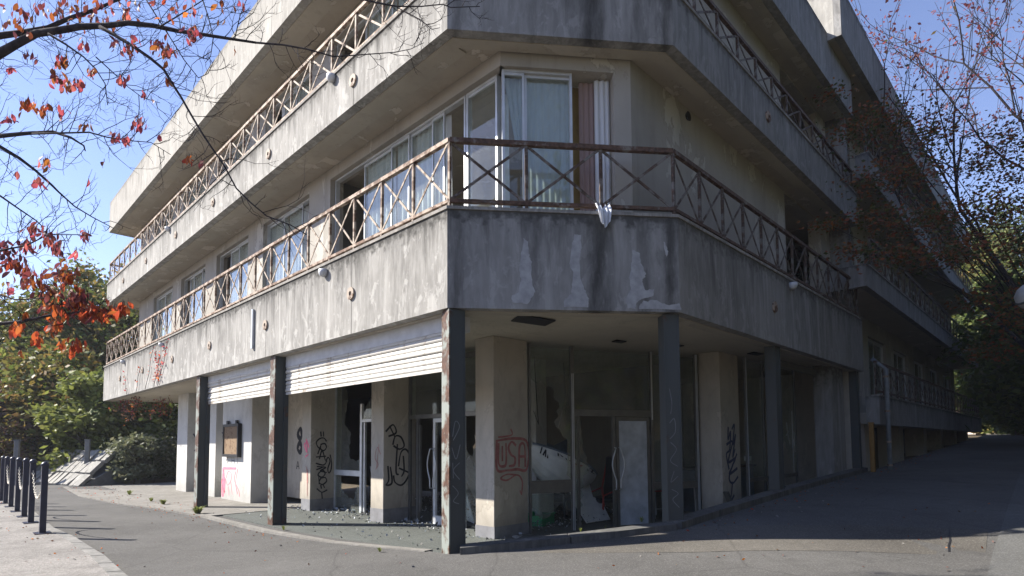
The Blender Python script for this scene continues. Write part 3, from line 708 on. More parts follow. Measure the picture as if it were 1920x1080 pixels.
# ------------------------------------------------------------------ ground floor: posts, shutters, columns, shop fronts
def ibeam(x, y, rot, wx, wy, z0, z1, mats, name='steel_post'):
    """rolled steel post: two flanges and a web, lit flange paint flaking"""
    mb = MB(); t = .018
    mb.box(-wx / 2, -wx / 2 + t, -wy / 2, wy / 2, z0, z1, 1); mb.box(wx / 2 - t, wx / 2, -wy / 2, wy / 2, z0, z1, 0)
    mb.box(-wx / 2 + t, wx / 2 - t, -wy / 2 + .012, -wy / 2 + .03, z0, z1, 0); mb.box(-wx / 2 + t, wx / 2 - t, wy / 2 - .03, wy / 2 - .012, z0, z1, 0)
    return mb.build(name, [M[mats[0]], M[mats[1]]], B, loc=(x, y, 0), rot=(0, 0, rot))
ZC = F1B - .012
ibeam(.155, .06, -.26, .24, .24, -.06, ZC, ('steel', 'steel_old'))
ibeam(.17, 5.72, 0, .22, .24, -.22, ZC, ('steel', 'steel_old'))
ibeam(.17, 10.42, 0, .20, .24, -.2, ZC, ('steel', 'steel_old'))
ibeam(2.57, -1.835, -.7, .22, .24, -.2, ZC, ('steel', 'steel'))
ibeam(6.45, -1.86, 0, .26, .2, -.2, ZC, ('steel', 'steel'))
ibeam(12.05, -1.86, 0, .2, .2, -.2, ZC, ('steel', 'steel'))
MB().box(.27, .6, .22, 5.58, 3.05, ZC + .001).build('shutter_housing', M['shutterbox'], B)
MB().box(.27, .6, 5.86, 10.3, 3.05, ZC + .001).build('shutter_housing', M['shutterbox'], B)
def shutter(y0, y1, zb, zt):
    sh = link('roller_shutter', MB().box(.275, .305, y0, y1, zb - .05, zb).mesh('roller_shutter', M['shutter']), B)
    h = .078; n = int((zt - zb) / h); L_ = y1 - y0
    mb = MB(); P = [(0, 0), (-.014, .008), (-.020, .026), (-.015, h - .026), (-.003, h - .010), (0, h - .002), (.008, h - .002), (.008, 0)]
    for i in range(len(P)):
        j = (i + 1) % len(P); mb.face([(P[i][0], 0, P[i][1]), (P[j][0], 0, P[j][1]), (P[j][0], L_, P[j][1]), (P[i][0], L_, P[i][1])])
    mb.face([(a, 0, b) for a, b in P]); mb.face([(a, L_, b) for a, b in P])
    sm = mb.mesh('slat', M['shutter'])
    for i in range(n + 1): link('slat', sm, sh, (.285 + rng.normal() * .004, y0, zb + h * i), (rng.normal() * .0007, rng.normal() * .05, rng.normal() * .0008))
shutter(.24, 5.57, 2.53, 3.06); shutter(5.88, 10.27, 2.58, 3.06)
for y in (.21, 5.58, 5.85, 10.28): MB().box(.25, .34, y, y + .03, -.15, 3.12).build('shutter_guide', M['steel'], B)

def column(x0, x1, y0, y1, mat='column', ply=.28):
    c = MB().box(x0, x1, y0, y1, FLOOR, ZC + .04).build('column', M[mat], B, bevel=.008)
    if ply: MB().box(x0 - .004, x1 + .004, y0 - .004, y1 + .004, FLOOR - .02, FLOOR + ply).build('plinth', M['plinth'], c)
    return c
K1 = column(1.90, 2.74, 1.10, 1.57, ply=.2)
K2 = column(1.74, 2.55, 4.22, 4.70)
K3 = column(1.72, 2.55, 7.40, 7.86)
K4 = column(6.42, 7.32, -.82, -.36, ply=.0)
P3 = MB().box(1.42, 2.3, 10.3, 12.55, FLOOR, ZC + .04).build('wall_pier', M['whitewall'], B)
MB().box(1.44, 2.2, 13.2, 14.0, FLOOR, ZC + .04).build('wall_pier', M['whitewall'], B)
MB().box(1.46, 2.2, 16.1, 17.25, FLOOR, ZC + .04).build('wall_pier', M['whitewall'], B)
MB().box(2.3, 2.45, 7.86, 10.3, 0.0, ZC + .04).build('wall', M['column'], B)
MB().box(2.2, 2.35, 12.4, 17.2, FLOOR, ZC + .04).build('wall', M['inner'], B)
MB().box(2.35, 9, 17.05, 17.2, FLOOR, ZC + .04).build('wall', M['wall'], B)
MB().box(2.36, 2.5, 8.1, 8.55, FLOOR, 2.35).build('door_recess', M['inner'], B)
# back of the shop, ceiling beam and lintels
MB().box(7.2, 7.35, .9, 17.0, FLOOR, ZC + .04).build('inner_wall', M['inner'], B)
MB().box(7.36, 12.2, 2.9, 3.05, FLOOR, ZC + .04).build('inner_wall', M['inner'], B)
MB().box(10.35, 11.35, -1.80, -1.4, FLOOR, ZC + .04).build('wall_pier', M['fascia_side'], B)
MB().box(11.9, 12.3, -1.78, 2.9, FLOOR, ZC + .04).build('wall_pier', M['column'], B)
MB().box(4.4, 4.75, 2.4, 2.75, FLOOR, ZC + .04).build('column', M['whitewall'], B)
# holes where ceiling boards have dropped: flat black plates paint their dark inside
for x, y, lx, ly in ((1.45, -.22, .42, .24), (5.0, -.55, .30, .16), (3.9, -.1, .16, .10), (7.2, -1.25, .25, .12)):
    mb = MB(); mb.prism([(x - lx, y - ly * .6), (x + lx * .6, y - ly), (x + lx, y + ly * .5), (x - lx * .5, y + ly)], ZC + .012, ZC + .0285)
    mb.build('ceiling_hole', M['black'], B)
def frame_on(p0, d, n, parts, mat, name, parent=B, dep=0, th=.05):
    mb = MB()
    for s0, s1, z0, z1 in parts: mb.obox(p0, d, n, s0, s1, dep, dep + th, z0, z1)
    return mb.build(name, M[mat], parent)
def shard(parent, p0, d, n, poly, dep, mat='glass_dirty', name='pane'):
    """a sheet of glass with a broken outline"""
    jp = []
    for (s, z), (s2, z2) in zip(poly, poly[1:] + poly[:1]):      # splintered edges where the sheet is torn
        jp.append((s, z))
        if abs(s - s2) > .03 and abs(z - z2) > .03:
            L_ = math.hypot(s2 - s, z2 - z); k = max(2, int(L_ / .09)); q = (-(z2 - z) / L_, (s2 - s) / L_)
            for i in range(1, k):
                t = (i + rng.uniform(-.3, .3)) / k; o_ = (.055 if i % 2 else -.03) * rng.uniform(.4, 1.3)
                jp.append((s + (s2 - s) * t + q[0] * o_, z + (z2 - z) * t + q[1] * o_))
    bm = bmesh.new(); f = bm.faces.new([bm.verts.new((p0[0] + d[0] * s + n[0] * dep, p0[1] + d[1] * s + n[1] * dep, z)) for s, z in jp])
    r = bmesh.ops.extrude_face_region(bm, geom=[f])
    for v in r['geom']:
        if isinstance(v, bmesh.types.BMVert): v.co.x += n[0] * .006; v.co.y += n[1] * .006
    bmesh.ops.recalc_face_normals(bm, faces=bm.faces[:]); bmesh.ops.triangulate(bm, faces=[f for f in bm.faces if len(f.verts) > 4])
    me = bpy.data.meshes.new(name); bm.to_mesh(me); bm.free(); me.materials.append(M[mat]); return link(name, me, parent)
GX = 2.34
dY, nX = (0, 1), (1, 0)
def handle(parent, p0, d, n, s, dep):
    mb = MB()
    for sg in (-1, 1):
        pts = []
        for i in range(15):
            t = i / 14; a = .052 + .085 * math.sin(math.pi * min(1, t * 1.25)) ** 1.3 if t < .8 else .052 + .0 * t
            z = 1.35 - .78 * t; s_ = s + sg * a
            pts.append((p0[0] + d[0] * s_ + n[0] * (dep - .05), p0[1] + d[1] * s_ + n[1] * (dep - .05), z))
        pts = [(p0[0] + d[0] * (s + sg * .05) + n[0] * dep, p0[1] + d[1] * (s + sg * .05) + n[1] * dep, 1.36)] + pts + [(p0[0] + d[0] * (s + sg * .05) + n[0] * dep, p0[1] + d[1] * (s + sg * .05) + n[1] * dep, .56)]
        mb.tube(pts, .014, 6)
    return mb.build('handle', M['alu'], parent, True)
# bay between the corner column and the next: glazed double door with a pair of loop handles
P0 = (GX, 0)
f1 = frame_on(P0, dY, nX, [(1.58, 1.63, FLOOR, ZC), (4.14, 4.20, FLOOR, ZC), (1.63, 4.14, 1.98, 2.06), (3.86, 3.92, FLOOR, 1.98), (1.63, 4.14, 3.1, 3.2)], 'alu_dark', 'shop_front')
dr = frame_on(P0, dY, nX, [(3.30, 3.37, FLOOR, 1.97), (2.40, 2.46, FLOOR, 1.97), (2.46, 3.30, 1.89, 1.97), (2.46, 3.30, FLOOR, .02)], 'alu', 'door', dep=.02)
handle(dr, P0, dY, nX, 3.335, .0)
d2 = frame_on(P0, dY, nX, [(3.38, 3.40, FLOOR, 1.75), (3.81, 3.855, .05, 1.85)], 'alu_dark', 'door', dep=.02)
shard(f1, P0, dY, nX, [(1.64, 2.07), (4.13, 2.07), (4.13, 3.09), (1.64, 3.09)], .03)
shard(dr, P0, dY, nX, [(2.47, 1.88), (3.29, 1.88), (3.29, 1.62), (3.2, 1.7), (3.05, 1.55), (2.95, 1.75), (2.7, 1.8), (2.47, 1.45)], .035)
shard(f1, P0, dY, nX, [(1.66, .0), (2.38, .0), (2.38, 1.4), (2.2, 1.2), (2.0, 1.96), (1.66, 1.96)], .03)
# bay two: show window with a sill rail, and a tall narrow door
f2 = frame_on(P0, dY, nX, [(4.72, 4.77, FLOOR, ZC), (7.34, 7.39, FLOOR, ZC), (6.08, 6.17, FLOOR, 2.42), (4.77, 6.08, 1.98, 2.05), (6.17, 7.34, .70, .83), (4.77, 7.34, 3.1, 3.2)], 'alu', 'shop_front')
frame_on(P0, dY, nX, [(5.98, 6.03, FLOOR, 1.97), (5.2, 5.25, FLOOR, 1.97)], 'alu', 'door', f2, .02)
shard(f2, P0, dY, nX, [(6.18, .84), (7.33, .84), (7.33, 3.08), (6.9, 3.08), (6.75, 2.5), (6.95, 2.0), (6.6, 1.7), (6.72, 1.2), (6.4, 1.05), (6.18, 1.2)], .02)
shard(f2, P0, dY, nX, [(6.18, FLOOR), (7.33, FLOOR), (7.33, .69), (7.1, .69), (6.95, .3), (6.5, .12), (6.3, .5), (6.18, .45)], .02)
shard(f2, P0, dY, nX, [(4.8, 2.06), (6.05, 2.06), (6.05, 2.2), (5.8, 2.5), (5.6, 2.2), (5.3, 2.75), (4.8, 3.08)], .02)
# shop front that runs back from the corner column to the side column
Q0 = np.array([2.74, 1.06]); Q1 = np.array([6.42, -.44]); qd = Q1 - Q0; QL = np.linalg.norm(qd); qd /= QL; qn = np.array([-qd[1], qd[0]])
f3 = frame_on(Q0, qd, qn, [(.0, .04, FLOOR, ZC), (.86, .93, FLOOR, ZC), (2.66, 2.72, FLOOR, ZC), (3.78, 3.86, FLOOR, ZC), (.93, 2.66, 1.96, 2.08), (.04, .86, .55, .78), (2.72, 3.78, .52, .66)], 'alu_dark', 'shop_front')
for q in ((.875, .888, FLOOR, 2.75), (.905, .918, FLOOR, 2.75), (2.68, 2.70, 1.9, ZC), (3.80, 3.815, FLOOR, ZC), (3.83, 3.845, FLOOR, ZC)): frame_on(Q0, qd, qn, [q], 'alu', 'mullion', f3, -.012, .011)
d3 = frame_on(Q0, qd, qn, [(1.78, 1.84, FLOOR, 1.95), (1.86, 1.92, FLOOR, 1.95), (2.58, 2.64, FLOOR, 1.95), (1.92, 2.58, 1.88, 1.95), (1.0, 1.05, FLOOR, 1.95)], 'alu_dark', 'door', dep=.02)
handle(d3, Q0, qd, qn, 1.85, .0)
dp = MB().obox(Q0, qd, qn, 1.925, 2.575, .03, .05, FLOOR + .02, 1.875).build('door_panel', M['whiteboard'], d3)
shard(f3, Q0, qd, qn, [(.05, 3.2), (.85, 3.2), (.85, .80), (.78, .95), (.80, 1.5), (.55, 1.75), (.62, 2.2), (.45, 2.5), (.05, 2.62)], .02)
shard(f3, Q0, qd, qn, [(.94, 3.2), (2.65, 3.2), (2.65, 2.09), (.94, 2.09)], .02)
shard(f3, Q0, qd, qn, [(.94, 1.94), (1.05, 1.94), (1.12, 1.3), (1.25, 1.0), (1.1, .75), (1.02, .1), (.94, .05)], .02)
shard(f3, Q0, qd, qn, [(2.73, 3.2), (3.77, 3.2), (3.77, .67), (2.73, .67)], .02)
shard(f3, Q0, qd, qn, [(.05, .54), (.85, .54), (.85, .2), (.6, .35), (.3, .1), (.05, .3)], .02)
# side shop front
S0 = (7.32, -.98); sd_, sn_ = (1, 0), (0, 1)
f4 = frame_on(S0, sd_, sn_, [(.0, .05, FLOOR, ZC), (2.98, 3.03, FLOOR, ZC), (.95, 1.0, FLOOR, ZC), (1.9, 1.95, FLOOR, ZC), (.05, 2.98, .6, .68)], 'alu_dark', 'shop_front')
for q in ((.012, .024, FLOOR, ZC), (2.70, 2.712, .7, 2.2)): frame_on(S0, sd_, sn_, [q], 'alu', 'mullion', f4, -.012, .011)
shard(f4, S0, sd_, sn_, [(.06, 3.2), (.94, 3.2), (.94, .69), (.06, .69)], .02)
shard(f4, S0, sd_, sn_, [(1.96, 3.2), (2.97, 3.2), (2.97, .69), (2.5, 1.1), (2.2, 1.5), (1.96, 1.3)], .02)
f5 = frame_on((10.3 - 3.4, -1.5), sd_, sn_, [(.9, .95, FLOOR, ZC), (.95, 3.4, 3.05, 3.2)], 'alu_dark', 'shop_front')

# ------------------------------------------------------------------ graffiti: flat sprayed strokes lying on their walls
def smooth(pts, k=6):
    pts = [np.array(p, float) for p in pts]
    if len(pts) < 3: return pts
    out = []; P = [pts[0]] + pts + [pts[-1]]
    for i in range(1, len(P) - 2):
        for j in range(k):
            t = j / k; a, b, c, d = P[i - 1], P[i], P[i + 1], P[i + 2]
            out.append(.5 * (2 * b + (c - a) * t + (2 * a - 5 * b + 4 * c - d) * t * t + (3 * b - 3 * c + d - a) * t ** 3))
    return out + [pts[-1]]
def graffiti(parent, o, d, n, strokes, wd, mat, flip=1, name='graffiti'):
    mb = MB(); k = 0
    for st in strokes:
        pts = smooth(st); k += 1; off = .003 + .0006 * k
        for i in range(len(pts) - 1):
            a, b = pts[i], pts[i + 1]; t = b - a; L_ = np.linalg.norm(t)
            if L_ < 1e-5: continue
            t = t / L_; q = np.array([-t[1], t[0]]) * wd / 2 * (.75 + .45 * abs(math.sin(k * 1.7 + i * .21))); a2 = a - t * wd * .25; b2 = b + t * wd * .25
            oo = off + .00002 * (i % 2)
            mb.face([(o[0] + d[0] * s - n[0] * oo, o[1] + d[1] * s - n[1] * oo, z) for s, z in (a2 - q, b2 - q, b2 + q, a2 + q)])
    return mb.build(name, M[mat], parent)
# tall black tag on the third column: ticks, G R A R O O Y one above another
def sc(L_, ox, oz, sx, sz): return [[(ox + x * sx, oz + z * sz) for x, z in st] for st in L_]
tag_tall = [[(.30, 9.9), (.34, 9.2)], [(.55, 9.9), (.58, 9.2)],
            [(.85, 8.4), (.6, 8.9), (.2, 8.8), (-.1, 8.2), (.05, 7.5), (.3, 7.2)],
            [(.3, 7.9), (.7, 8.0), (.85, 7.4), (.6, 6.9), (.3, 7.2), (.35, 7.9)], [(.3, 7.6), (.05, 6.4)],
            [(.2, 5.6), (.45, 6.9), (.75, 5.4)], [(-.1, 5.9), (.8, 6.0)],
            [(-.1, 4.9), (.6, 4.6), (.9, 5.2)], [(0, 4.4), (.8, 4.2), (.3, 3.7), (.9, 3.4)], [(-.05, 3.9), (.6, 4.3)],
            [(.1, 3.2), (.5, 3.8), (.75, 3.2), (.45, 2.7), (.1, 3.0), (.2, 3.5)],
            [(.3, 2.5), (.75, 2.6), (.9, 2.0), (.5, 1.5), (.2, 1.9), (.35, 2.5)], [(.15, 2.9), (.2, 1.6)],
            [(.35, 1.4), (.42, .9)], [(.6, 1.4), (.7, 1.0)], [(.0, .9), (.45, .3), (.95, .6)], [(.45, .3), (.5, -.7)],
            [(1.2, 6.2), (1.35, 5), (1.3, 3.8), (1.1, 3.3), (1.0, 4.0), (1.2, 5.2), (1.0, 5.8), (.8, 5.2)]]
graffiti(K3, (1.72, 7.396), (1, 0), (0, 1), sc(tag_tall, .17, .24, .28, .155), .03, 'spray_black')
graffiti(K3, (1.716, 7.40), (0, 1), (1, 0), sc([[(0, 1), (.5, 1.6), (.3, .6), (.8, 1.2), (.2, 1.4)], [(.1, .4), (.6, .2)]], .08, 1.1, .3, .3), .05, 'spray_pink')
graffiti(K3, (1.716, 7.40), (0, 1), (1, 0), sc([[(.1, 1), (.05, .2)], [(.4, 1.2), (.2, .8), (.1, -.6)]], .1, .45, .3, .4), .02, 'spray_red')
# black loops on the second column
graffiti(K2, (1.74, 4.216), (1, 0), (0, 1), [[(.05, 1.72), (.22, 1.86), (.3, 1.7), (.12, 1.62)], [(.14, 1.83), (.26, 1.62)],
    [(.22, 1.45), (.28, 1.62), (.42, 1.6), (.5, 1.42), (.38, 1.35), (.24, 1.42)], [(.33, 1.45), (.3, .9), (.36, .82)],
    [(.36, 1.0), (.42, 1.28), (.55, 1.34), (.66, 1.15), (.62, .8), (.45, .6), (.28, .66), (.24, .8)], [(.48, 1.2), (.5, .9), (.44, .78)], [(.38, .95), (.6, .86)],
    [(.1, 1.0), (.12, .72), (.06, .62), (.2, .66), (.16, .98)]], .035, 'spray_black')
graffiti(K2, (1.736, 4.22), (0, 1), (1, 0), sc([[(0, 1), (.4, 1.4), (.7, .8), (.3, .4), (.6, .1)], [(.2, 1.6), (.5, .2)]], .1, .9, .3, .35), .014, 'spray_red')
# red bubble letters and a tail on the corner column
graffiti(K1, (1.90, 1.096), (1, 0), (0, 1), [[(.10, 1.45), (.10, 1.12), (.2, 1.06), (.28, 1.12), (.28, 1.45)], [(.19, 1.4), (.19, 1.16)], [(.52, 1.42), (.42, 1.48), (.34, 1.38), (.4, 1.26), (.5, 1.2), (.48, 1.08), (.36, 1.06)],
    [(.6, 1.05), (.62, 1.4), (.74, 1.42), (.76, 1.04)], [(.62, 1.22), (.75, 1.22)], [(.06, 1.5), (.06, 1.02), (.3, .99), (.55, 1.0), (.8, 1.0), (.82, 1.46), (.5, 1.54), (.06, 1.5)]], .042, 'spray_red')
graffiti(K1, (1.90, 1.096), (1, 0), (0, 1), [[(.52, .9), (.3, .92), (.15, .86), (.3, .82), (.55, .9), (.68, .78), (.66, .55)], [(.66, .55), (.62, .62)], [(.1, 1.56), (.42, 1.6), (.4, 1.7)]], .028, 'spray_red')
# marks on the white pier: red letters, thin grey ones above
graffiti(P3, (1.42, 10.3), (0, 1), (1, 0), sc([[(2.15, 1.95), (2.05, .2), (2.18, .2), (2.1, 1.9), (1.98, .3), (2.2, 1.0), (1.95, 1.2), (2.0, .25)], [(2.15, 1.95), (1.1, 2.0)]], 0, -.05, 1, .42), .075, 'spray_pink')
graffiti(P3, (1.42, 10.3), (0, 1), (1, 0), sc([[(1.85, 1.3), (1.7, 1.75), (1.45, 1.6), (1.5, 1.1), (1.75, .8), (1.9, 1.2)], [(1.5, 1.1), (1.35, .2)], [(1.1, 1.8), (1.2, 1.2), (.85, .5), (.8, .1)], [(1.65, .7), (1.6, .1)], [(.95, 2.0), (1.1, 1.0), (.95, .3)]], 0, -.05, 1, .42), .022, 'spray_pink')
graffiti(P3, (1.42, 10.3), (0, 1), (1, 0), sc([[(1.9, 2.5), (1.7, 2.9), (1.85, 3.0), (1.75, 2.3)], [(1.5, 2.3), (1.35, 3.0), (1.2, 2.3)], [(1.45, 2.55), (1.2, 2.5)], [(1.0, 3.0), (1.0, 2.3)], [(1.15, 3.0), (.85, 3.0)]], 0, -.05, 1, .42), .018, 'spray_blue')
graffiti(B, (2.3, 8.1), (0, 1), (1, 0), [[(1.0, 1.75), (1.1, 1.9), (1.25, 1.75), (1.1, 1.62), (1.0, 1.72)], [(1.0, 1.4), (1.12, 1.52), (1.25, 1.36), (1.1, 1.25), (1.0, 1.36)]], .12, 'spray_black')
graffiti(B, (2.3, 8.1), (0, 1), (1, 0), [[(1.3, .8), (1.22, 1.0), (1.14, .8)], [(1.28, .87), (1.16, .87)]], .03, 'spray_black')
for yy, k in ((13.2, 0), (16.1, 1)):
    graffiti(B, (1.44 + .02 * k, yy - .004), (1, 0), (0, 1), sc([[(.1, 1.9), (.3, 1.5), (.15, 1.2)], [(.4, 1.6), (.5, 1.2), (.2, .9), (.45, .6)], [(.2, .3), (.5, .7)]], .1, .25, .9, .85), .04, 'spray_blue')
# dark tag on the side column, drawn as two crossing zigzags running down to a tail
graffiti(K4, (6.42, -.824), (1, 0), (0, 1), [[(.32, 1.75), (.3, 1.5), (.42, 1.66), (.36, 1.3), (.2, 1.2), (.3, .9)], [(.5, 1.72), (.62, 1.8), (.52, 1.4), (.66, 1.6), (.5, 1.15), (.62, 1.3)],
    [(.22, 1.4), (.5, 1.45), (.28, 1.05), (.62, 1.1), (.3, .8), (.7, .9)], [(.7, 1.2), (.3, .75), (.45, .6), (.72, .72)], [(.45, .62), (.34, .3), (.2, .1), (.3, .0)], [(.3, .2), (.5, .35)]], .05, 'spray_blue')
# scratched letters on the two corner posts
zig = [[(.05, 1.55), (.09, 1.75), (.15, 1.68), (.06, 1.5)], [(.04, 1.4), (.10, 1.25), (.16, 1.44)], [(.05, 1.2), (.06, 1.0)], [(.15, 1.2), (.06, 1.1), (.15, .98)], [(.05, .9), (.13, .8), (.06, .7), (.14, .66)]]
o1 = (.155 - .12 * math.cos(.26) - .12 * math.sin(.26) * 1, .06 + .12 * math.sin(.26) - .12 * math.cos(.26))
graffiti(B, (.0075, -.0275), (math.cos(-.26), math.sin(-.26)), (math.sin(.26), math.cos(.26)), zig, .009, 'scratch')
graffiti(B, (2.57 - .0073 - .161, -1.835 - .021 + .0), (math.cos(-.7), math.sin(-.7)), (math.sin(.7), math.cos(.7)), [[(.06, 2.2), (.09, 2.0), (.07, 1.85)], [(.05, 1.72), (.12, 1.78), (.13, 1.6), (.05, 1.5)], [(.06, 1.45), (.14, 1.35), (.05, 1.2), (.15, 1.12)], [(.1, 1.05), (.05, .9), (.15, .98)], [(.06, .8), (.15, .74), (.07, .66), (.16, .55)]], .007, 'scratch')
graffiti(B, (7.32 + 1.96, -.955), (1, 0), (0, 1), [[(.45, 1.9), (.5, 1.65), (.62, 1.4)], [(.4, 1.6), (.55, 1.7)], [(.78, 1.3), (.8, 1.6), (.92, 1.65), (.96, 1.2)], [(.86, 1.5), (.92, 1.35)]], .05, 'spray_white')

# ------------------------------------------------------------------ things lying about in the shop (world coordinates from building coordinates)
def thing(name, b, a, z, rot, label, cat, group=None): return empty(name, W(b, a, z), BROT + rot, label, cat, group)
t = thing('fibreglass_boat', 4.35, 1.7, .95, -.42, 'white fibreglass play boat with small dark letters lying tilted behind broken glass', 'toy boat')
mb = MB(); n, mseg = 14, 8
def hull(u, v): r = math.sin(math.pi * (.06 + .88 * u)) ** .6; x = (u - .5) * 1.35; th = math.pi * v; return (x, -r * .42 * math.cos(th), -r * .34 * math.sin(th) + .10 * (2 * u - 1) ** 2)
for i in range(n):
    for j in range(mseg): mb.face([hull(i / n, j / mseg), hull((i + 1) / n, j / mseg), hull((i + 1) / n, (j + 1) / mseg), hull(i / n, (j + 1) / mseg)])
hl = mb.build('hull', M['white'], t, True, rot=(-.5, .42, 0), scale=(1.18, 1.18, 1.18))
mb = MB()
for sg in (0, 1): mb.tube([(hull(i / n, sg)[0], hull(i / n, sg)[1] * 1.03, hull(i / n, sg)[2]) for i in range(n + 1)], .022, 6)
mb.build('gunwale', M['bluegrey'], hl, True)
mb = MB()
for i in range(n): 
    a, b_ = hull(i / n, 0), hull((i + 1) / n, 0); c, d = hull((i + 1) / n, 1), hull(i / n, 1)
    mb.face([(a[0], a[1], a[2] + .01), (b_[0], b_[1], b_[2] + .01), (b_[0] * .9, 0, b_[2] + .17), (a[0] * .9, 0, a[2] + .17)])
    mb.face([(a[0] * .9, 0, a[2] + .17), (b_[0] * .9, 0, b_[2] + .17), (c[0], c[1], c[2] + .01), (d[0], d[1], d[2] + .01)])
mb.build('deck', M['white'], hl, True)
def letters(parent, o, ux, uz, nn, strokes, wd, mat, name='lettering'):
    mb = MB(); o, ux, uz, nn = map(np.array, (o, ux, uz, nn))
    for k, st in enumerate(strokes):
        for (x0, y0), (x1, y1) in zip(st, st[1:]):
            a = np.array([x0, y0], float); b2 = np.array([x1, y1], float); tt = (b2 - a) / max(1e-6, np.linalg.norm(b2 - a)); q = np.array([-tt[1], tt[0]]) * wd / 2
            mb.face([tuple(o + ux * p[0] + uz * p[1] + nn * (.004 + k * .0004)) for p in (a - q, b2 - q, b2 + q, a + q)])
    return mb.build(name, M[mat], parent)
MC = [[(0, 0), (.02, .1), (.06, .03), (.1, .1), (.12, 0)], [(.22, .08), (.17, .09), (.15, .04), (.18, 0), (.22, .01)]]
letters(hl, (-.30, -.415, -.12), (1.5, 0, 0), (0, .7, 1.35), (0, -.9, .3), MC, .02, 'spray_black')
letters(hl, (.05, -.42, -.12), (1.3, 0, 0), (0, .6, 1.2), (0, -.9, .3), [[(0, 0), (.09, .02), (.12, .08)], [(.0, .05), (.06, .09)]], .03, 'red')
letters(hl, (.30, -.37, -.10), (1.4, -.1, 0), (0, .6, 1.2), (0, -.9, .3), [[(0, .08), (.03, .1), (.03, 0)], [(.07, .09), (.11, .09), (.11, .05), (.07, .0), (.12, .0)]], .02, 'spray_black')
letters(hl, (-.58, -.30, -.14), (1.5, .35, 0), (0, -.3, 1.3), (0, -1, -.2), [[(0, 0), (0, .09)], [(.04, 0), (.06, .09), (.08, 0)], [(.11, 0), (.11, .09), (.15, .05), (.11, .04), (.16, 0)]], .02, 'spray_black')
t = thing('cabinet', 4.15, 2.15, FLOOR, .1, 'plain white box cabinet standing on the shop floor under the tilted boat', 'cabinet')
MB().box(-.28, .28, -.22, .22, .03, .72).build('carcass', M['white'], t, bevel=.006); MB().box(-.26, .26, -.235, -.222, .06, .69).build('door', M['white'], t); MB().box(-.25, .25, -.2, .2, 0, .03).build('plinth', M['plinth'], t)
t = thing('storage_crate', 3.75, 1.75, FLOOR, .3, 'bright green plastic crate on the floor just behind the corner column', 'crate')
mb = MB(); mb.box(-.3, .3, -.2, .2, 0, .015)
for x0, x1, y0, y1 in ((-.3, .3, -.2, -.185), (-.3, .3, .185, .2), (-.3, -.285, -.185, .185), (.285, .3, -.185, .185)): mb.box(x0, x1, y0, y1, .015, .2)
mb.build('tub', M['greenplastic'], t); MB().box(-.32, .32, -.22, -.2, .18, .22).build('rim', M['greenplastic'], t); MB().box(-.32, .32, .2, .22, .18, .22).build('rim', M['greenplastic'], t)
def chair(b, a, rot, seatm, framem, label, tilt=0):
    t = thing('lounge_chair', b, a, FLOOR, rot, label, 'chair')
    MB().box(-.27, .27, -.27, .25, .34, .45).build('seat', M[seatm], t, bevel=.03)
    pr = [(-.03, 0), (.03, .0), (.12, .5), (.16, .85), (.12, .9), (.06, .86), (.03, .5)]
    mb = MB(); k = len(pr)
    for i in range(k):
        j = (i + 1) % k; mb.face([(-.27, .24 + pr[i][0], .42 + pr[i][1]), (.27, .24 + pr[i][0], .42 + pr[i][1]), (.27, .24 + pr[j][0], .42 + pr[j][1]), (-.27, .24 + pr[j][0], .42 + pr[j][1])])
    mb.face([(-.27, .24 + p[0], .42 + p[1]) for p in pr]); mb.face([(.27, .24 + p[0], .42 + p[1]) for p in pr])
    mb.build('backrest', M[seatm], t)
    for sx in (-.3, .3):
        MB().tube([(sx, -.22, 0), (sx, -.2, .5), (sx, .2, .62), (sx, .36, 1.25)], .022, 6).build('side_frame', M[framem], t, True)
        MB().bar((sx, .26, 0), (sx, .2, .62), .035).build('leg', M[framem], t)
    t.rotation_euler.x = tilt
    return t
chair(5.35, 1.35, -1.9, 'dark', 'red', 'black chair with bent red side frames inside the shop door')
chair(4.9, 2.3, .6, 'bluegrey', 'alu', 'blue grey chair slumped in the dim shop beside the white cabinet')
t = thing('metal_rack', 5.95, .45, FLOOR, -.38, 'low wire rack with a red top bar leaning at the white door panel', 'rack')
mb = MB()
for x in (-.22, .0, .22): mb.bar((x, 0, 0), (x, .05, .55), .018)
mb.build('upright', M['alu'], t); MB().bar((-.22, .02, .2), (.22, .02, .2), .016).build('shelf_bar', M['alu'], t); MB().bar((-.5, .05, .57), (.45, .05, .57), .03).build('top_bar', M['red'], t)
t = thing('folding_table', 6.3, .2, FLOOR, -.4, 'dark topped folding table with thin silver legs behind the side shop window', 'table')
MB().box(-.45, .45, -.3, .3, .66, .70).build('table_top', M['dark'], t, bevel=.004)
for x in (-.38, .38):
    for y in (-.24, .24): MB().bar((x, y, 0), (x * .9, y, .66), .022).build('leg', M['alu'], t)
t = thing('counter', 9.2, .6, FLOOR, 0, 'long dark shop counter seen through the side window', 'counter')
MB().box(-1.6, 1.6, -.3, .3, 0, .95).build('front', M['bluegrey'], t); MB().box(-1.65, 1.65, -.36, .34, .952, 1.0).build('worktop', M['dark'], t)
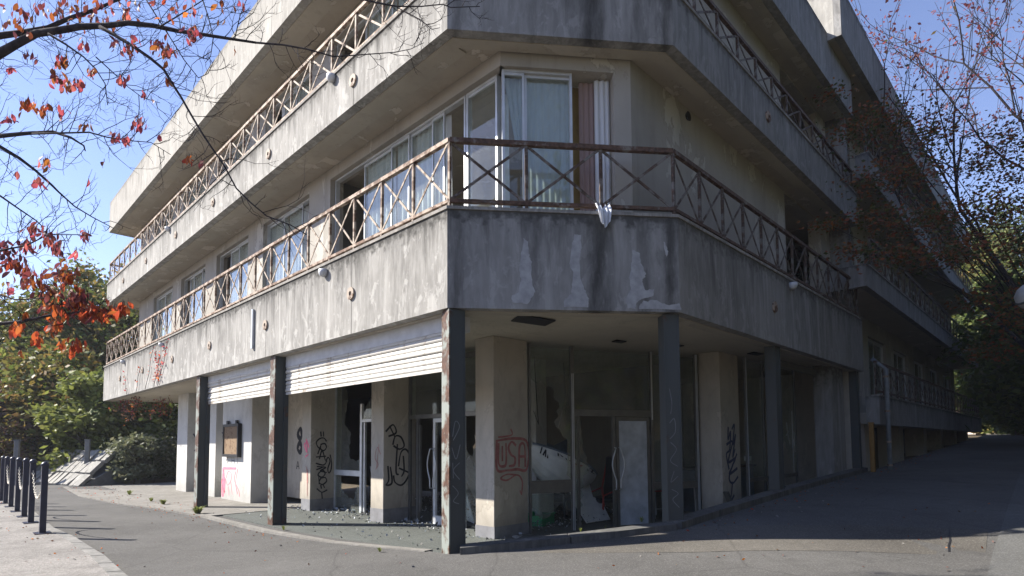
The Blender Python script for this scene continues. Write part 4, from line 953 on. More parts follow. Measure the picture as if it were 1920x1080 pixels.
for k, (b, a, rot, L_, tl, mt, lb) in enumerate(((4.75, 1.0, -.2, 1.0, .75, 'white', 'white board slumped low in front of the bent red chair'), (6.0, .75, -.6, 1.5, .25, 'whiteboard', 'pale scuffed board upright behind the metal rack'), (3.35, 2.2, .1, 1.6, .15, 'bluegrey', 'grey board upright behind the white cabinet'), (3.6, 2.9, .4, 1.5, .5, 'whiteboard', 'pale torn wall board leaning at the back of the dim shop'), (5.6, 2.6, -.5, 1.8, .35, 'bluegrey', 'grey ceiling board fallen slantwise behind the door panel'), (4.9, 3.4, .9, 1.3, .9, 'white', 'white board lying tipped on the rubble in the back of the shop'), (2.9, 5.6, .2, 1.2, .4, 'whiteboard', 'pale board slumped behind the broken left show window'), (3.0, 3.0, 1.2, 1.3, .3, 'white', 'white broken panel standing inside the glazed double door'))):
    t = thing('fallen_board', b, a, FLOOR, rot, lb, 'board')
    pl = [(-.35, 0), (.3, .02), (.36, L_ * .5), (.2, L_ * .62), (.33, L_), (-.05, L_ * .9), (-.3, L_ * .97), (-.38, L_ * .4)]
    mb = MB(); n0 = len(pl); cs_, sn = math.cos(tl), math.sin(tl)
    f = lambda x, z, o: (x, z * sn + o * cs_, z * cs_ - o * sn + .02)
    mb.face([f(x, z, 0) for x, z in pl]); mb.face([f(x, z, .02) for x, z in pl])
    for i in range(n0): mb.face([f(*pl[i], 0), f(*pl[(i + 1) % n0], 0), f(*pl[(i + 1) % n0], .02), f(*pl[i], .02)])
    mb.build('sheet', M[mt], t); MB().bar(f(-.3, .3, .035), f(.28, .3, .035), .03).build('batten', M['railtop'], t)
t = thing('hanging_cables', 4.6, 1.5, 2.2, 0, 'loose black cables hanging from the shop ceiling behind the centre glass', 'cables')
for k in range(6):
    x0 = rng.uniform(-1.2, 1.2); y0 = rng.uniform(-.1, 1.2); L_ = rng.uniform(.4, 1.5)
    MB().tube([(x0, y0, 1.06), (x0 + .05, y0, 1.06 - L_ * .5), (x0 + .12 * rng.normal(), y0 + .08, 1.06 - L_), (x0 + .25 * rng.normal(), y0 + .1, 1.06 - L_ * .8)], .009, 5).build('cable', M['black'], t, True)
rb = []
for k in range(2600):
    b = rng.uniform(2.9, 6.5); a = rng.uniform(.9, 4.2) if rng.random() < .7 else rng.uniform(4, 8); z = FLOOR + abs(rng.normal()) * .10 * (1 + math.sin(b * 2) * math.cos(a * 1.7)); p = W(b, a, z + .01); rb.append(tuple(p))
t = thing('notice', 7.75, -.80, 1.10, .0, 'small white paper sign hung inside the side window pane', 'sign')
MB().box(-.19, .19, -.004, .004, -.06, .06).build('sheet', M['white'], t); MB().box(-.19, .19, -.006, -.0045, .045, .058).build('tape', M['bluegrey'], t)
t = thing('broken_plank', 6.55, -1.05, FLOOR, .2, 'dark splintered timber plank leaning against the foot of the side column', 'plank')
mb = MB(); mb.bar((0, 0, .05), (-.28, .15, .62), .12, .04); mb.build('board', M['alu_dark'], t); MB().bar((-.5, .0, .06), (.6, .1, .18), .05, .03).build('batten', M['railtop'], t)
# rusty notice board hung on the white pier
t = empty('notice_board', W(1.41, 11.6, 1.6), BROT, 'rusted brown plaque in a thick dark frame hung on the white pier', 'sign')
fb = MB(); fb.box(-.11, 0, -.60, .60, .40, .48); fb.box(-.11, 0, -.60, .60, -.48, -.40); fb.box(-.11, 0, -.60, -.54, -.40, .40); fb.box(-.11, 0, .54, .60, -.40, .40)
fb.build('frame', M['black'], t); MB().box(-.08, -.01, -.54, .54, -.40, .40).build('board', M['plaque'], t)
for y in (-.35, .35): MB().box(-.08, -.02, y - .05, y + .05, .48, .58).build('hook', M['black'], t)
# white curtain end pulled out over the parapet
t = empty('hanging_curtain', W(*sxy(2.17), F1T + .05), BROT, 'white curtain end pulled through the window and hanging over the stained parapet', 'curtain')
ca = math.atan2(cdv[1], cdv[0]); v = []; f = []; KK = 22; JJ = 8
for j in range(JJ + 1):
    q = j / JJ
    for i in range(KK + 1):
        x = i / KK; wd = .20 * (1 - .30 * max(0, q - .5) * 2)
        s_ = (x - .5) * wd; nn_ = -.055 - .022 * math.sin(x * 21 + q) - .012 * math.sin(x * 47) - .03 * q; z = .14 - q * .33 - .05 * q * (1 - (2 * x - 1) ** 2) + .02 * math.sin(x * 9)
        if q < .45: nn_ += (.45 - q) * .3
        v.append((s_, nn_, z))
for j in range(JJ):
    for i in range(KK): k = j * (KK + 1) + i; f.append((k, k + 1, k + KK + 2, k + KK + 1))
me = bpy.data.meshes.new('cloth'); me.from_pydata(v, [], f); me.polygons.foreach_set('use_smooth', [True] * len(f)); me.materials.append(M['curtain'])
link('cloth', me, t, rot=(0, 0, ca))

# ------------------------------------------------------------------ the rear wing, half a storey up the slope
Wg = empty('rear_wing', (LX, LY, 0), BROT, 'dark stepped rear wing of the concrete building beyond the joint, with its own roof fascia', 'building')
wy = -2.36; we = 35.0; wyw = -1.3
for z0, z1, b0, rt in ((1.88, 2.62, DEP + .02, 3.55), (5.36, 5.93, 11.6, 6.85), (8.45, 9.10, DEP + .02, 10.0), (11.25, 12.58, 10.25, None)):
    seg = [b0, 15.5, 19.4, 23.3, 27.2, 31.1, we]
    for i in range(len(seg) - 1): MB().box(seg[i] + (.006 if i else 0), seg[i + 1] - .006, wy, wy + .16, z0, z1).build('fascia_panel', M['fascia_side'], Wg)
    ys = -1.14 if z0 < 11 else -.2
    yend = {1.88: YR - .004, 5.36: WY + .0, 8.45: YR - .004, 11.25: 6.0}[z0]
    MB().box(b0, b0 + .16, wy + .162, yend, z0, z1).build('fascia_panel', M['fascia_roof' if z0 > 11 else 'fascia_side'], Wg)
    MB().box(max(b0 + .162, DEP + .025 if z0 < 11 else 0), we - .01, wy + .162, 6.0, z0 + .03, z0 + .32).build('floor_slab', M['soffit'], Wg)
    MB().box(we - .162, we - .002, wy + .162, 6.0, z0, z1).build('fascia_panel', M['fascia_side'], Wg)
    if rt:
        MB().box(b0, we, wy - .02, wy + .18, z1 + .001, z1 + .04).build('coping', M['coping'], Wg)
        railing(Wg, (max(b0, DEP + .1), wy + .08), (we - .1, wy + .08), z1 + .04, rt, 26, mats=('rail_shaded', 'railtop_shaded'))
MB().box(10.42, we - .17, wy + .162, 5.9, 12.2, 12.35).build('roof_deck', M['kerb'], Wg)
for z0, z1 in ((2.2, 5.39), (5.68, 8.48), (8.77, 11.28)):
    ops = [(12.6 + k * 3.7 - DEP - .02, 12.6 + k * 3.7 + 2.5 - DEP - .02, z0 + .5, z1 - .55) for k in range(6)]
    wall(Wg, (DEP + .02, wyw), (1, 0), (0, 1), we - DEP - .2, .25, z0, z1, ops)
    for k in range(6):
        window(Wg, (DEP + .02, wyw), (1, 0), (0, 1), ops[k][0], ops[k][1], z0 + .5, z1 - .55, [(0, .5), (.5, 1)] if k % 3 else [(.3, .7), (.7, 1)], [(.1, .45, 'curtain')] if k % 2 else [], dep=.1, glass='glass_dirty')
    MB().box(we - .4, we - .17, wyw + .26, 5.9, z0, z1).build('wall', M['wall'], Wg)
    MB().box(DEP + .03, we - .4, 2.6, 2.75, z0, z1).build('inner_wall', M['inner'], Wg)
# undercroft: stub piers under the lowest balcony and a dark back wall
for k, (b0, b1) in enumerate(((12.8, 13.7), (17.0, 17.6), (21.2, 21.8), (25.0, 25.6), (29, 29.6), (33, 33.6))):
    MB().box(b0, b1, -1.9, -1.3, .2, 1.92).build('column', M['column'], Wg)
MB().box(DEP + .05, we - .2, -1.0, -.8, .0, 1.92).build('wall', M['fascia_side'], Wg)
# drain pipe with sockets, kinked at its head, and the ochre post
pp = MB().tube([(12.62, -2.18, 3.62), (12.62, -2.48, 3.32), (12.62, -2.48, .72)], .055, 10).build('drain_pipe', M['pipe'], Wg, True)
for z in (3.1, 2.2, 1.4, .8): MB().lathe([(.064, z), (.066, z + .05)], 10, (12.62, -2.48)).build('pipe_socket', M['railtop'], pp)
t = empty('ochre_post', W(12.15, -2.2, .55), BROT, 'ochre yellow square post at the end pier beside the drain pipe', 'post')
MB().box(-.06, .06, -.05, .05, 0, 1.35).build('shaft', M['orange'], t, bevel=.008); MB().box(-.07, .07, -.06, .06, 1.351, 1.38).build('cap', M['orange'], t)

# ------------------------------------------------------------------ bollards with chains along the footway
bx = [(-8.44, 10.35), (-9.71, 11.61), (-10.69, 12.6), (-11.76, 13.66), (-12.9, 14.79), (-13.8, 15.65), (-14.61, 16.44)]
names = ['nearest bollard, with chain slung to the next post, by the kerb', 'second bollard, end of the nearest white chain', 'third bollard, between two unchained gaps and a chain behind',
         'fourth bollard, far end of the middle chain', 'fifth bollard, start of the far chain', 'sixth bollard, far end of the far chain', 'last bollard, at the picture edge beyond every chain']
pm = MB().box(-.047, .047, -.047, .047, .012, 1.2).mesh('shaft', M['bollard'])
cm = MB().lathe([(.062, 1.2), (.066, 1.225), (.055, 1.25), (.03, 1.272), (.008, 1.28)], 10).mesh('cap', M['bollard'], True)
bm_ = MB().box(-.17, .17, -.12, .12, 0, .012).mesh('base_plate', M['bollard'])
em = MB().tube([(.05, 0, 1.1), (.085, 0, 1.1), (.085, 0, 1.05), (.05, 0, 1.05)], .008, 5).mesh('eye', M['chain'])
btop = []
for i, (x, y) in enumerate(bx):
    z = float(gz(x, y)) + .085
    e = empty('bollard', (x, y, z), R(135), 'dark navy steel ' + names[i], 'bollard', 'bollards along the footway kerb')
    link('shaft', pm, e); link('cap', cm, e); link('base_plate', bm_, e); link('eye', em, e)
    btop.append(Vector((x, y, z + 1.08)))
lk = MB(); lk.tube([(.028 * math.cos(t), .017 * math.sin(t), 0) for t in np.linspace(0, 2 * math.pi, 9)], .0075, 5, cap=False)
lkm = lk.mesh('chain_link', M['chain'], True)
for (i, j), lb in zip(((0, 1), (2, 3), (4, 5)), ('pale steel chain slung between the two nearest bollards', 'pale steel chain slung between the third and fourth bollards', 'pale steel chain slung between the fifth and sixth bollards')):
    a, b2 = btop[i], btop[j]; n = 40
    e = empty('chain', a, 0, lb, 'chain', 'chains between the bollards')
    for k in range(n + 1):
        t = k / n; sag = lambda t: .52 * 4 * t * (1 - t)
        p = a.lerp(b2, t) - Vector((0, 0, sag(t))); d = (b2 - a) / n - Vector((0, 0, sag(min(1, t + .01)) - sag(max(0, t - .01)))) / (.02 * n)
        q = d.to_track_quat('X', 'Z').to_euler()
        o = link('chain_link', lkm, e, p - a, q); o.rotation_euler.rotate_axis('X', (k % 2) * math.pi / 2)

# ------------------------------------------------------------------ raking stone wall at the foot of the wooded bank, two posts
sw = empty('stone_wall', (-17.2, 22.7, float(gz(-17.2, 22.7))), 0, 'raking grey stone wall at the foot of the bank where the road turns', 'wall')
d = Vector((-3.9, 2.55, 0)).normalized(); nb = Vector((.35, .94, 0)).normalized()
core = MB(); o0 = Vector((0, 0, -.2)); Lw = 8.5
rise, back = 1.45, 1.55
core.hexa([o0, o0 + nb * 2.6, o0 + d * Lw + nb * 2.6, o0 + d * Lw, o0 + nb * .2 + Vector((0, 0, .21)), o0 + nb * 2.6 + Vector((0, 0, rise + .1)), o0 + d * Lw + nb * 2.6 + Vector((0, 0, rise + .1)), o0 + d * Lw + nb * .2 + Vector((0, 0, .21))])
core.build('core', M['post'], sw)
sx_n, sy_n = 17, 3
for i in range(sx_n):
    for j in range(sy_n):
        g = .02; s0, s1 = Lw * (i + (j % 2) * .35) / sx_n + g, Lw * (i + 1 + (j % 2) * .35) / sx_n - g
        t0, t1 = (j + .02) / sy_n, (j + .97) / sy_n; off = rng.uniform(.02, .09)
        nn = (Vector((0, 0, back)) - nb * rise).normalized()
        P = lambda s, t, k: d * s + nb * (back * t + .02) + Vector((0, 0, rise * t - .02)) + nn * k
        mb = MB(); jt = lambda: rng.uniform(-.03, .03); o4 = [off + rng.uniform(-.025, .025) for _ in range(4)]
        mb.hexa([P(s0, t0, -.1), P(s1, t0, -.1), P(s1, t1, -.1), P(s0, t1, -.1), P(s0 + .02 + jt(), t0 + .01, o4[0]), P(s1 - .02 + jt(), t0 + .01, o4[1]), P(s1 - .02 + jt(), t1 - .01, o4[2]), P(s0 + .02 + jt(), t1 - .01, o4[3])])
        mb.build('stone', M['stone'], sw)
for (u, v, yy, h, lb) in ((163, 870, 24.4, 1.0, 'short grey timber post standing on the stone wall'), (29, 905, 24.0, 1.75, 'tall dark pole rising behind the row of bollards')):
    p = at(u, v, yy); e = empty('marker_post', p, .3, lb, 'post')
    MB().box(-.085, .085, -.07, .07, -.6, h).build('shaft', M['post'], e, bevel=.01); MB().box(-.10, .10, -.085, .085, h + .001, h + .05).build('cap', M['post'], e)

# ------------------------------------------------------------------ lamp whose head pokes into the picture on the right
p = at(1921, 552, 8.0)
e = empty('street_lamp', (p[0] + 1.0, p[1], float(gz(p[0] + 1.0, p[1]))), 0, 'pale rounded lamp head on a short bracket at the right edge', 'street lamp')
hz = p[2] - e.location.z
MB().tube([(0, 0, 0), (0, 0, hz + .35)], [.06, .045], 10).build('pole', M['lamp'], e, True)
MB().tube([(0, 0, hz + .2), (-.3, 0, hz + .28), (-.62, 0, hz + .15)], .03, 8).build('bracket', M['lamp'], e, True)
hd = MB().lathe([(.02, .16), (.10, .13), (.17, .06), (.19, -.04), (.17, -.12), (.10, -.17), (.02, -.19)], 18).build('lamp_head', M['lamp'], e, True, loc=(-.92, 0, hz), rot=(0, R(-35), 0))
MB().lathe([(.195, -.045), (.20, -.03), (.195, -.015)], 18).build('rim', M['steel'], hd)

# ------------------------------------------------------------------ trees
def leafcloud(cent, size, flat=.6, up=None):
    """cent (n,3): one small folded diamond per point, returns vertices and faces"""
    n = len(cent); ax = rng.normal(size=(n, 3)); ax[:, 2] *= flat; ax /= np.linalg.norm(ax, axis=1)[:, None]
    b2 = np.cross(ax, rng.normal(size=(n, 3))); b2 /= np.linalg.norm(b2, axis=1)[:, None]
    s = size * rng.uniform(.6, 1.35, n)[:, None]
    v = np.stack([cent - ax * s, cent + b2 * s * .55, cent + ax * s, cent - b2 * s * .55], 1).reshape(-1, 3)
    f = np.arange(n * 4).reshape(n, 4); return v, f
def leafmesh(name, cent, size, mats, weights=None, flat=.6):
    v, f = leafcloud(cent, size, flat); me = bpy.data.meshes.new(name)
    me.vertices.add(len(v)); me.vertices.foreach_set('co', v.ravel().astype(np.float32))
    me.loops.add(f.size); me.loops.foreach_set('vertex_index', f.ravel().astype(np.int32))
    me.polygons.add(len(f)); me.polygons.foreach_set('loop_start', (np.arange(len(f)) * 4).astype(np.int32)); me.polygons.foreach_set('loop_total', np.full(len(f), 4, np.int32))
    for m in mats: me.materials.append(M[m])
    if len(mats) > 1: me.polygons.foreach_set('material_index', rng.choice(len(mats), len(f), p=weights).astype(np.int32))
    me.update(); me.validate(); return me
def tree(name, label, base, h, rad, mats, weights=None, clumps=70, per=90, size=.14, low=.25, group=None, cat='tree', lean=(0, 0), trunk_r=None, spread=.2):
    base = Vector(base); e = empty(name, base, 0, label, cat, group); tr = trunk_r or h * .016
    top = Vector((lean[0], lean[1], h * .8)); mb = MB()
    sp_ = [Vector((0, 0, -.3)), Vector((lean[0] * .25 + rng.normal() * .1, lean[1] * .25, h * .25)), Vector((lean[0] * .6, lean[1] * .6 + rng.normal() * .15, h * .5)), top]
    mb.tube(sp_, [tr * 1.3, tr, tr * .7, tr * .2], 7)
    u = rng.normal(size=(clumps, 3)); u /= np.linalg.norm(u, axis=1)[:, None]; rr = rng.uniform(.35, 1.05, clumps) ** .6
    cz = h * (low + 1) / 2; hz_ = h * (1 - low) / 2
    c = u * rr[:, None] * np.array([rad, rad, hz_]) + np.array([lean[0] * .8, lean[1] * .8, cz])
    tp = (c[:, 2] - h * low) / (h * (1 - low)); k = 1 - .35 * np.clip(tp - .55, 0, 1) * 2
    c[:, :2] = (c[:, :2] - np.array(lean) * .8) * k[:, None] + np.array(lean) * .8
    for i in range(0, clumps, max(1, clumps // 16)):
        q = Vector(c[i]); t = min(.95, max(.15, (q.z - .12 * h) / (h * .9))); s = Vector((lean[0] * t, lean[1] * t, h * .8 * t * .85)); m = (s + q) / 2 + Vector((0, 0, -.04 * h))
        mb.tube([s, m, q], [tr * .45, tr * .28, tr * .08], 5)
    mb.build('trunk', M['bark2'], e, True)
    cs = rng.uniform(.6, 1.3, clumps)[:, None] * spread * rad
    pts = (c[:, None, :] + rng.normal(size=(clumps, per, 3)) * np.array([1, 1, .6]) * cs[:, None, :]).reshape(-1, 3)
    pts = pts[pts[:, 2] > .05]
    link('crown', leafmesh('crown', pts, size, mats, weights), e); return e
LBG = 'trees on the wooded bank at the left'
left = [  # pixel x, distance, top pixel y, radius, mats, label
    (-40, 33, 590, 4.2, ['green', 'green_dark'], 'dark green broad tree at the far left edge behind the red twigs'),
    (30, 36, 565, 3.8, ['green', 'green_rust'], 'olive green tree with a rounded top under the red leaf cluster'),
    (95, 34, 548, 3.6, ['green', 'green_rust'], 'dark brownish green tree on the bank above the pole'),
    (165, 37, 503, 3.6, ['green', 'green_rust'], 'tallest dark green tree on the bank, feathery top beside the far balcony'),
    (222, 35, 525, 3.2, ['green', 'green_rust'], 'mid green tree rising just behind the far end of the building'),
    (60, 30, 665, 2.8, ['green_rust', 'green_lime'], 'bushy tree with yellowing and rusty leaves at mid bank'),
    (120, 29.5, 645, 2.6, ['green_rust', 'green'], 'rust tinged bushy tree just left of the bright lime bush'),
    (0, 28, 725, 2.2, ['leaf_dull', 'green_rust'], 'brownish purple shrubby tree at the left edge of the bank'),
    (165, 26.8, 695, 1.6, ['green_lime', 'green_lime'], 'bright lime green bushy tree hanging over the stone wall'),
    (228, 29, 690, 2.0, ['green', 'green_lime'], 'grey green bushy tree under the overhanging slab end'),
    (285, 28.5, 745, 2.4, ['green_dark', 'green'], 'dark green tree filling the gap beneath the slab end'),
    (330, 31, 745, 2.6, ['green_dark', 'green_dark'], 'deep shaded tree behind the last white pier'),
]
for u, yy, vt, rad, mats, lb in left:
    p = at(u, 840, yy); g = float(gz(p[0], p[1])) + max(0, min(9, (yy - 34) * .16)); zt = at(u, vt, yy)[2]
    tree('broadleaf_tree', lb, (p[0], p[1], g - .1), zt - g, rad, mats, [.6, .4], int(42 + rad * 14), 120, .085 + .0022 * yy, .05, LBG)
def bush(u, vb, yy, vt, rad, mats, lb, per=110):
    p = at(u, vb, yy); zt = at(u, vt, yy)[2]; g = float(gz(p[0], p[1])); tree('shrub', lb, (p[0], p[1], g), max(.5, zt - g), rad, mats, [.6, .4], int(26 + rad * 16), per, .085, .0, 'shrubs at the foot of the bank', 'shrub', trunk_r=.03, spread=.24)
bush(85, 880, 28.0, 800, 1.3, ['green_grey', 'green_dark'], 'dark grey green shrub above the left part of the stone wall')
bush(20, 890, 26.5, 800, 1.3, ['green_rust', 'leaf_dull'], 'dull brown shrub behind the far bollards')
bush(250, 905, 24.4, 815, .85, ['green_grey', 'green_grey'], 'pale grey green shrub beside the cut end of the stone wall')
bush(288, 905, 26.0, 800, 1.0, ['green_grey', 'green_dark'], 'darker shrub next to the pale grey shrub, under the slab')
bush(205, 880, 26.8, 780, .9, ['green_lime', 'green'], 'small yellow green shrub at the top of the wall end')

RBG = 'trees behind the rear wing at the right'
right = [(1790, 47, 470, 3.6, ['green_dark', 'green'], 'dark tree just past the end of the rear wing'), (1838, 46, 430, 3.6, ['green_lime', 'green_rust'], 'sunlit yellowish tree glimpsed past the end of the rear wing'),
         (1880, 40, 520, 3.4, ['green_dark', 'green_dark'], 'deep shaded tree to the right of the yellowish tree'), (1925, 36, 500, 3.6, ['green_dark', 'green'], 'dark tree at the right edge above the road end'),
         (1860, 43, 700, 2.4, ['green', 'green_rust'], 'low mid green tree at the end of the side road'), (1905, 33, 640, 2.6, ['green_dark', 'green'], 'low dark tree behind the lamp head'),
         (1985, 30, 560, 3.4, ['green_dark', 'green_dark'], 'dark tree half cut off by the right edge'), (1890, 50, 380, 4.2, ['green_dark', 'green_dark'], 'tallest dark tree closing the road end'),
         (2010, 22, 420, 3.0, ['green_dark', 'green'], 'shaded tree beside the concrete verge, right of the picture')]
for u, yy, vt, rad, mats, lb in right:
    p = at(u, 800, yy); g = float(gz(p[0], p[1])); zt = at(u, vt, yy)[2]
    tree('broadleaf_tree', lb, (p[0], p[1], g - .1), zt - g, rad, mats, [.6, .4], int(46 + rad * 15), 120, .10 + .0022 * yy, .06, RBG)
for u, vb, yy, vt, rad, mats, lb in ((1842, 812, 41, 720, 1.6, ['green_rust', 'leaf_dull'], 'rust brown shrub at the road end'), (1880, 812, 39, 735, 1.5, ['green_lime', 'green_rust'], 'sun touched pale shrub at the road end'), (1915, 815, 35, 745, 1.6, ['green_dark', 'green'], 'dark shrub at the right of the road end')):
    p = at(u, vb, yy); g = float(gz(p[0], p[1])); zt = at(u, vt, yy)[2]; tree('shrub', lb, (p[0], p[1], g), zt - g, rad, mats, [.6, .4], 40, 110, .12, .0, 'shrubs at the road end', 'shrub', trunk_r=.03, spread=.24)

# red leaved cherry on the left: trunk outside the frame, limbs reaching in
CH = Vector((-7.6, 6.6, float(gz(-7.6, 6.6)) - .05))
ct = empty('cherry_tree', CH, 0, 'autumn cherry tree reaching in from the left with red leaves on dark twigs', 'tree')
def loc(P): return Vector(P) - CH
limbs = [  # (points px, depth start, depth end, radius start, radius end)
    ([(-330, 330), (-140, 190), (0, 100), (30, 83), (67, 63), (110, 57), (150, 50), (200, 48), (240, 43), (287, 48), (333, 58), (383, 65), (427, 72), (480, 80)], 6.2, 5.9, .062, .012),
    ([(-330, 330), (-150, 110), (0, 67), (50, 60), (90, 52), (133, 33), (173, 20), (213, 3), (270, -20)], 6.2, 6.5, .05, .012),
    ([(187, 50), (217, 67), (250, 87), (283, 110), (307, 130), (323, 157), (340, 183), (357, 213), (377, 247), (397, 277), (420, 310), (443, 353), (470, 380), (500, 405), (545, 422), (575, 440)], 5.95, 5.6, .020, .005),
    ([(90, 63), (123, 83), (157, 107), (180, 130), (197, 157), (202, 197)], 5.98, 6.0, .013, .004),
    ([(180, 107), (213, 137), (240, 163), (267, 183), (300, 193)], 6.0, 6.1, .007, .003),
    ([(-330, 330), (-120, 262), (0, 255), (50, 250), (100, 247), (133, 258), (157, 273), (160, 283)], 6.2, 5.7, .035, .005),
    ([(60, 251), (167, 248), (200, 257), (233, 263), (283, 267), (320, 290)], 5.8, 5.8, .010, .003),
    ([(-330, 330), (-100, 240), (0, 275), (37, 297), (67, 320), (97, 347), (110, 360), (140, 387), (173, 407), (213, 428)], 6.2, 6.1, .028, .004),
    ([(-200, 330), (-60, 345), (0, 367), (33, 390), (67, 413), (80, 425)], 6.1, 5.9, .018, .005),
    ([(-330, 420), (-60, 612), (0, 607), (40, 603), (90, 592), (150, 585), (205, 583), (240, 580)], 6.0, 5.4, .028, .004),
    ([(-200, 500), (-40, 545), (0, 553), (30, 562), (70, 560), (110, 555)], 5.9, 5.5, .014, .004),
    ([(-200, 420), (-60, 470), (0, 470), (50, 460), (90, 440), (150, 440)], 6.0, 5.7, .016, .004),
    ([(480, 80), (530, 84), (575, 92), (625, 106), (660, 104), (700, 101), (740, 98), (770, 92), (795, 80)], 5.9, 5.8, .011, .003),
    ([(560, -60), (640, -10), (720, 8), (745, 12), (790, 12), (830, 8), (845, 14), (900, 12)], 6.0, 5.9, .012, .004),
    ([(745, 14), (790, 38), (810, 55), (825, 52)], 5.95, 5.9, .006, .003),
    ([(370, -30), (390, 30), (400, 70), (395, 105), (385, 118)], 6.1, 6.0, .008, .003),
    ([(262, -20), (290, 25), (320, 72), (345, 112), (372, 146), (390, 138), (402, 112)], 6.1, 6.0, .009, .003),
    ([(440, 73), (450, 30), (470, -20)], 5.9, 6.0, .006, .004), ([(300, 50), (350, 20), (420, -25)], 5.95, 6.1, .008, .005),
]
tk = MB(); tk.tube([(0, 0, -.2), (.02, -.05, .9), (.1, -.05, 1.9), loc(at(-330, 330, 6.2))], [.17, .13, .11, .075], 10)
tk.build('trunk', M['bark'], ct, True)
samples = []
for pts, y0, y1, r0, r1 in limbs:
    n = len(pts); P = [loc(at(u, v, y0 + (y1 - y0) * i / (n - 1) + .04 * math.sin(i * 2.1))) for i, (u, v) in enumerate(pts)]
    MB().tube(P, [r0 + (r1 - r0) * (i / (n - 1)) ** .8 for i in range(n)], 6).build('branch', M['bark'], ct, True)
    for i in range(n - 1):
        if pts[i + 1][0] < -20: continue
        k = max(1, int((P[i + 1] - P[i]).length / .075))
        for j in range(k): samples.append((P[i].lerp(P[i + 1], (j + .5) / k), (P[i + 1] - P[i]).normalized()))
tw = MB(); ends = []
def twig(p, d, L_, r, lvl):
    n = 5; pts = [p]; dd = d.copy()
    for i in range(n):
        dd = (dd + Vector((rng.normal() * .22, rng.normal() * .16, rng.normal() * .22 + .10))).normalized(); p = p + dd * (L_ / n); pts.append(p)
    tw.tube(pts, [r * (1 - .7 * i / n) for i in range(n + 1)], 3, cap=False); ends.append(pts[-1]); ends.append(pts[-2])
    if lvl > 0:
        for i in (1, 2, 3, 4):
            if rng.random() < .62:
                s = rng.choice([-1, 1]); q = Vector((-dd.z * s, rng.normal() * .3, dd.x * s)); twig(pts[i], (dd * .8 + q * .8).normalized(), L_ * rng.uniform(.3, .6), r * .6, lvl - 1)
for p, d in samples:
    if rng.random() < .85:
        s = rng.choice([-1, 1]); q = Vector((-d.z * s, rng.normal() * .35, d.x * s)); twig(p, (d * .75 + q).normalized(), rng.uniform(.12, .66), .0048, 2 if rng.random() < .55 else 1)
o = tw.build('twigs', M['bark'], ct); o['kind'] = 'stuff'
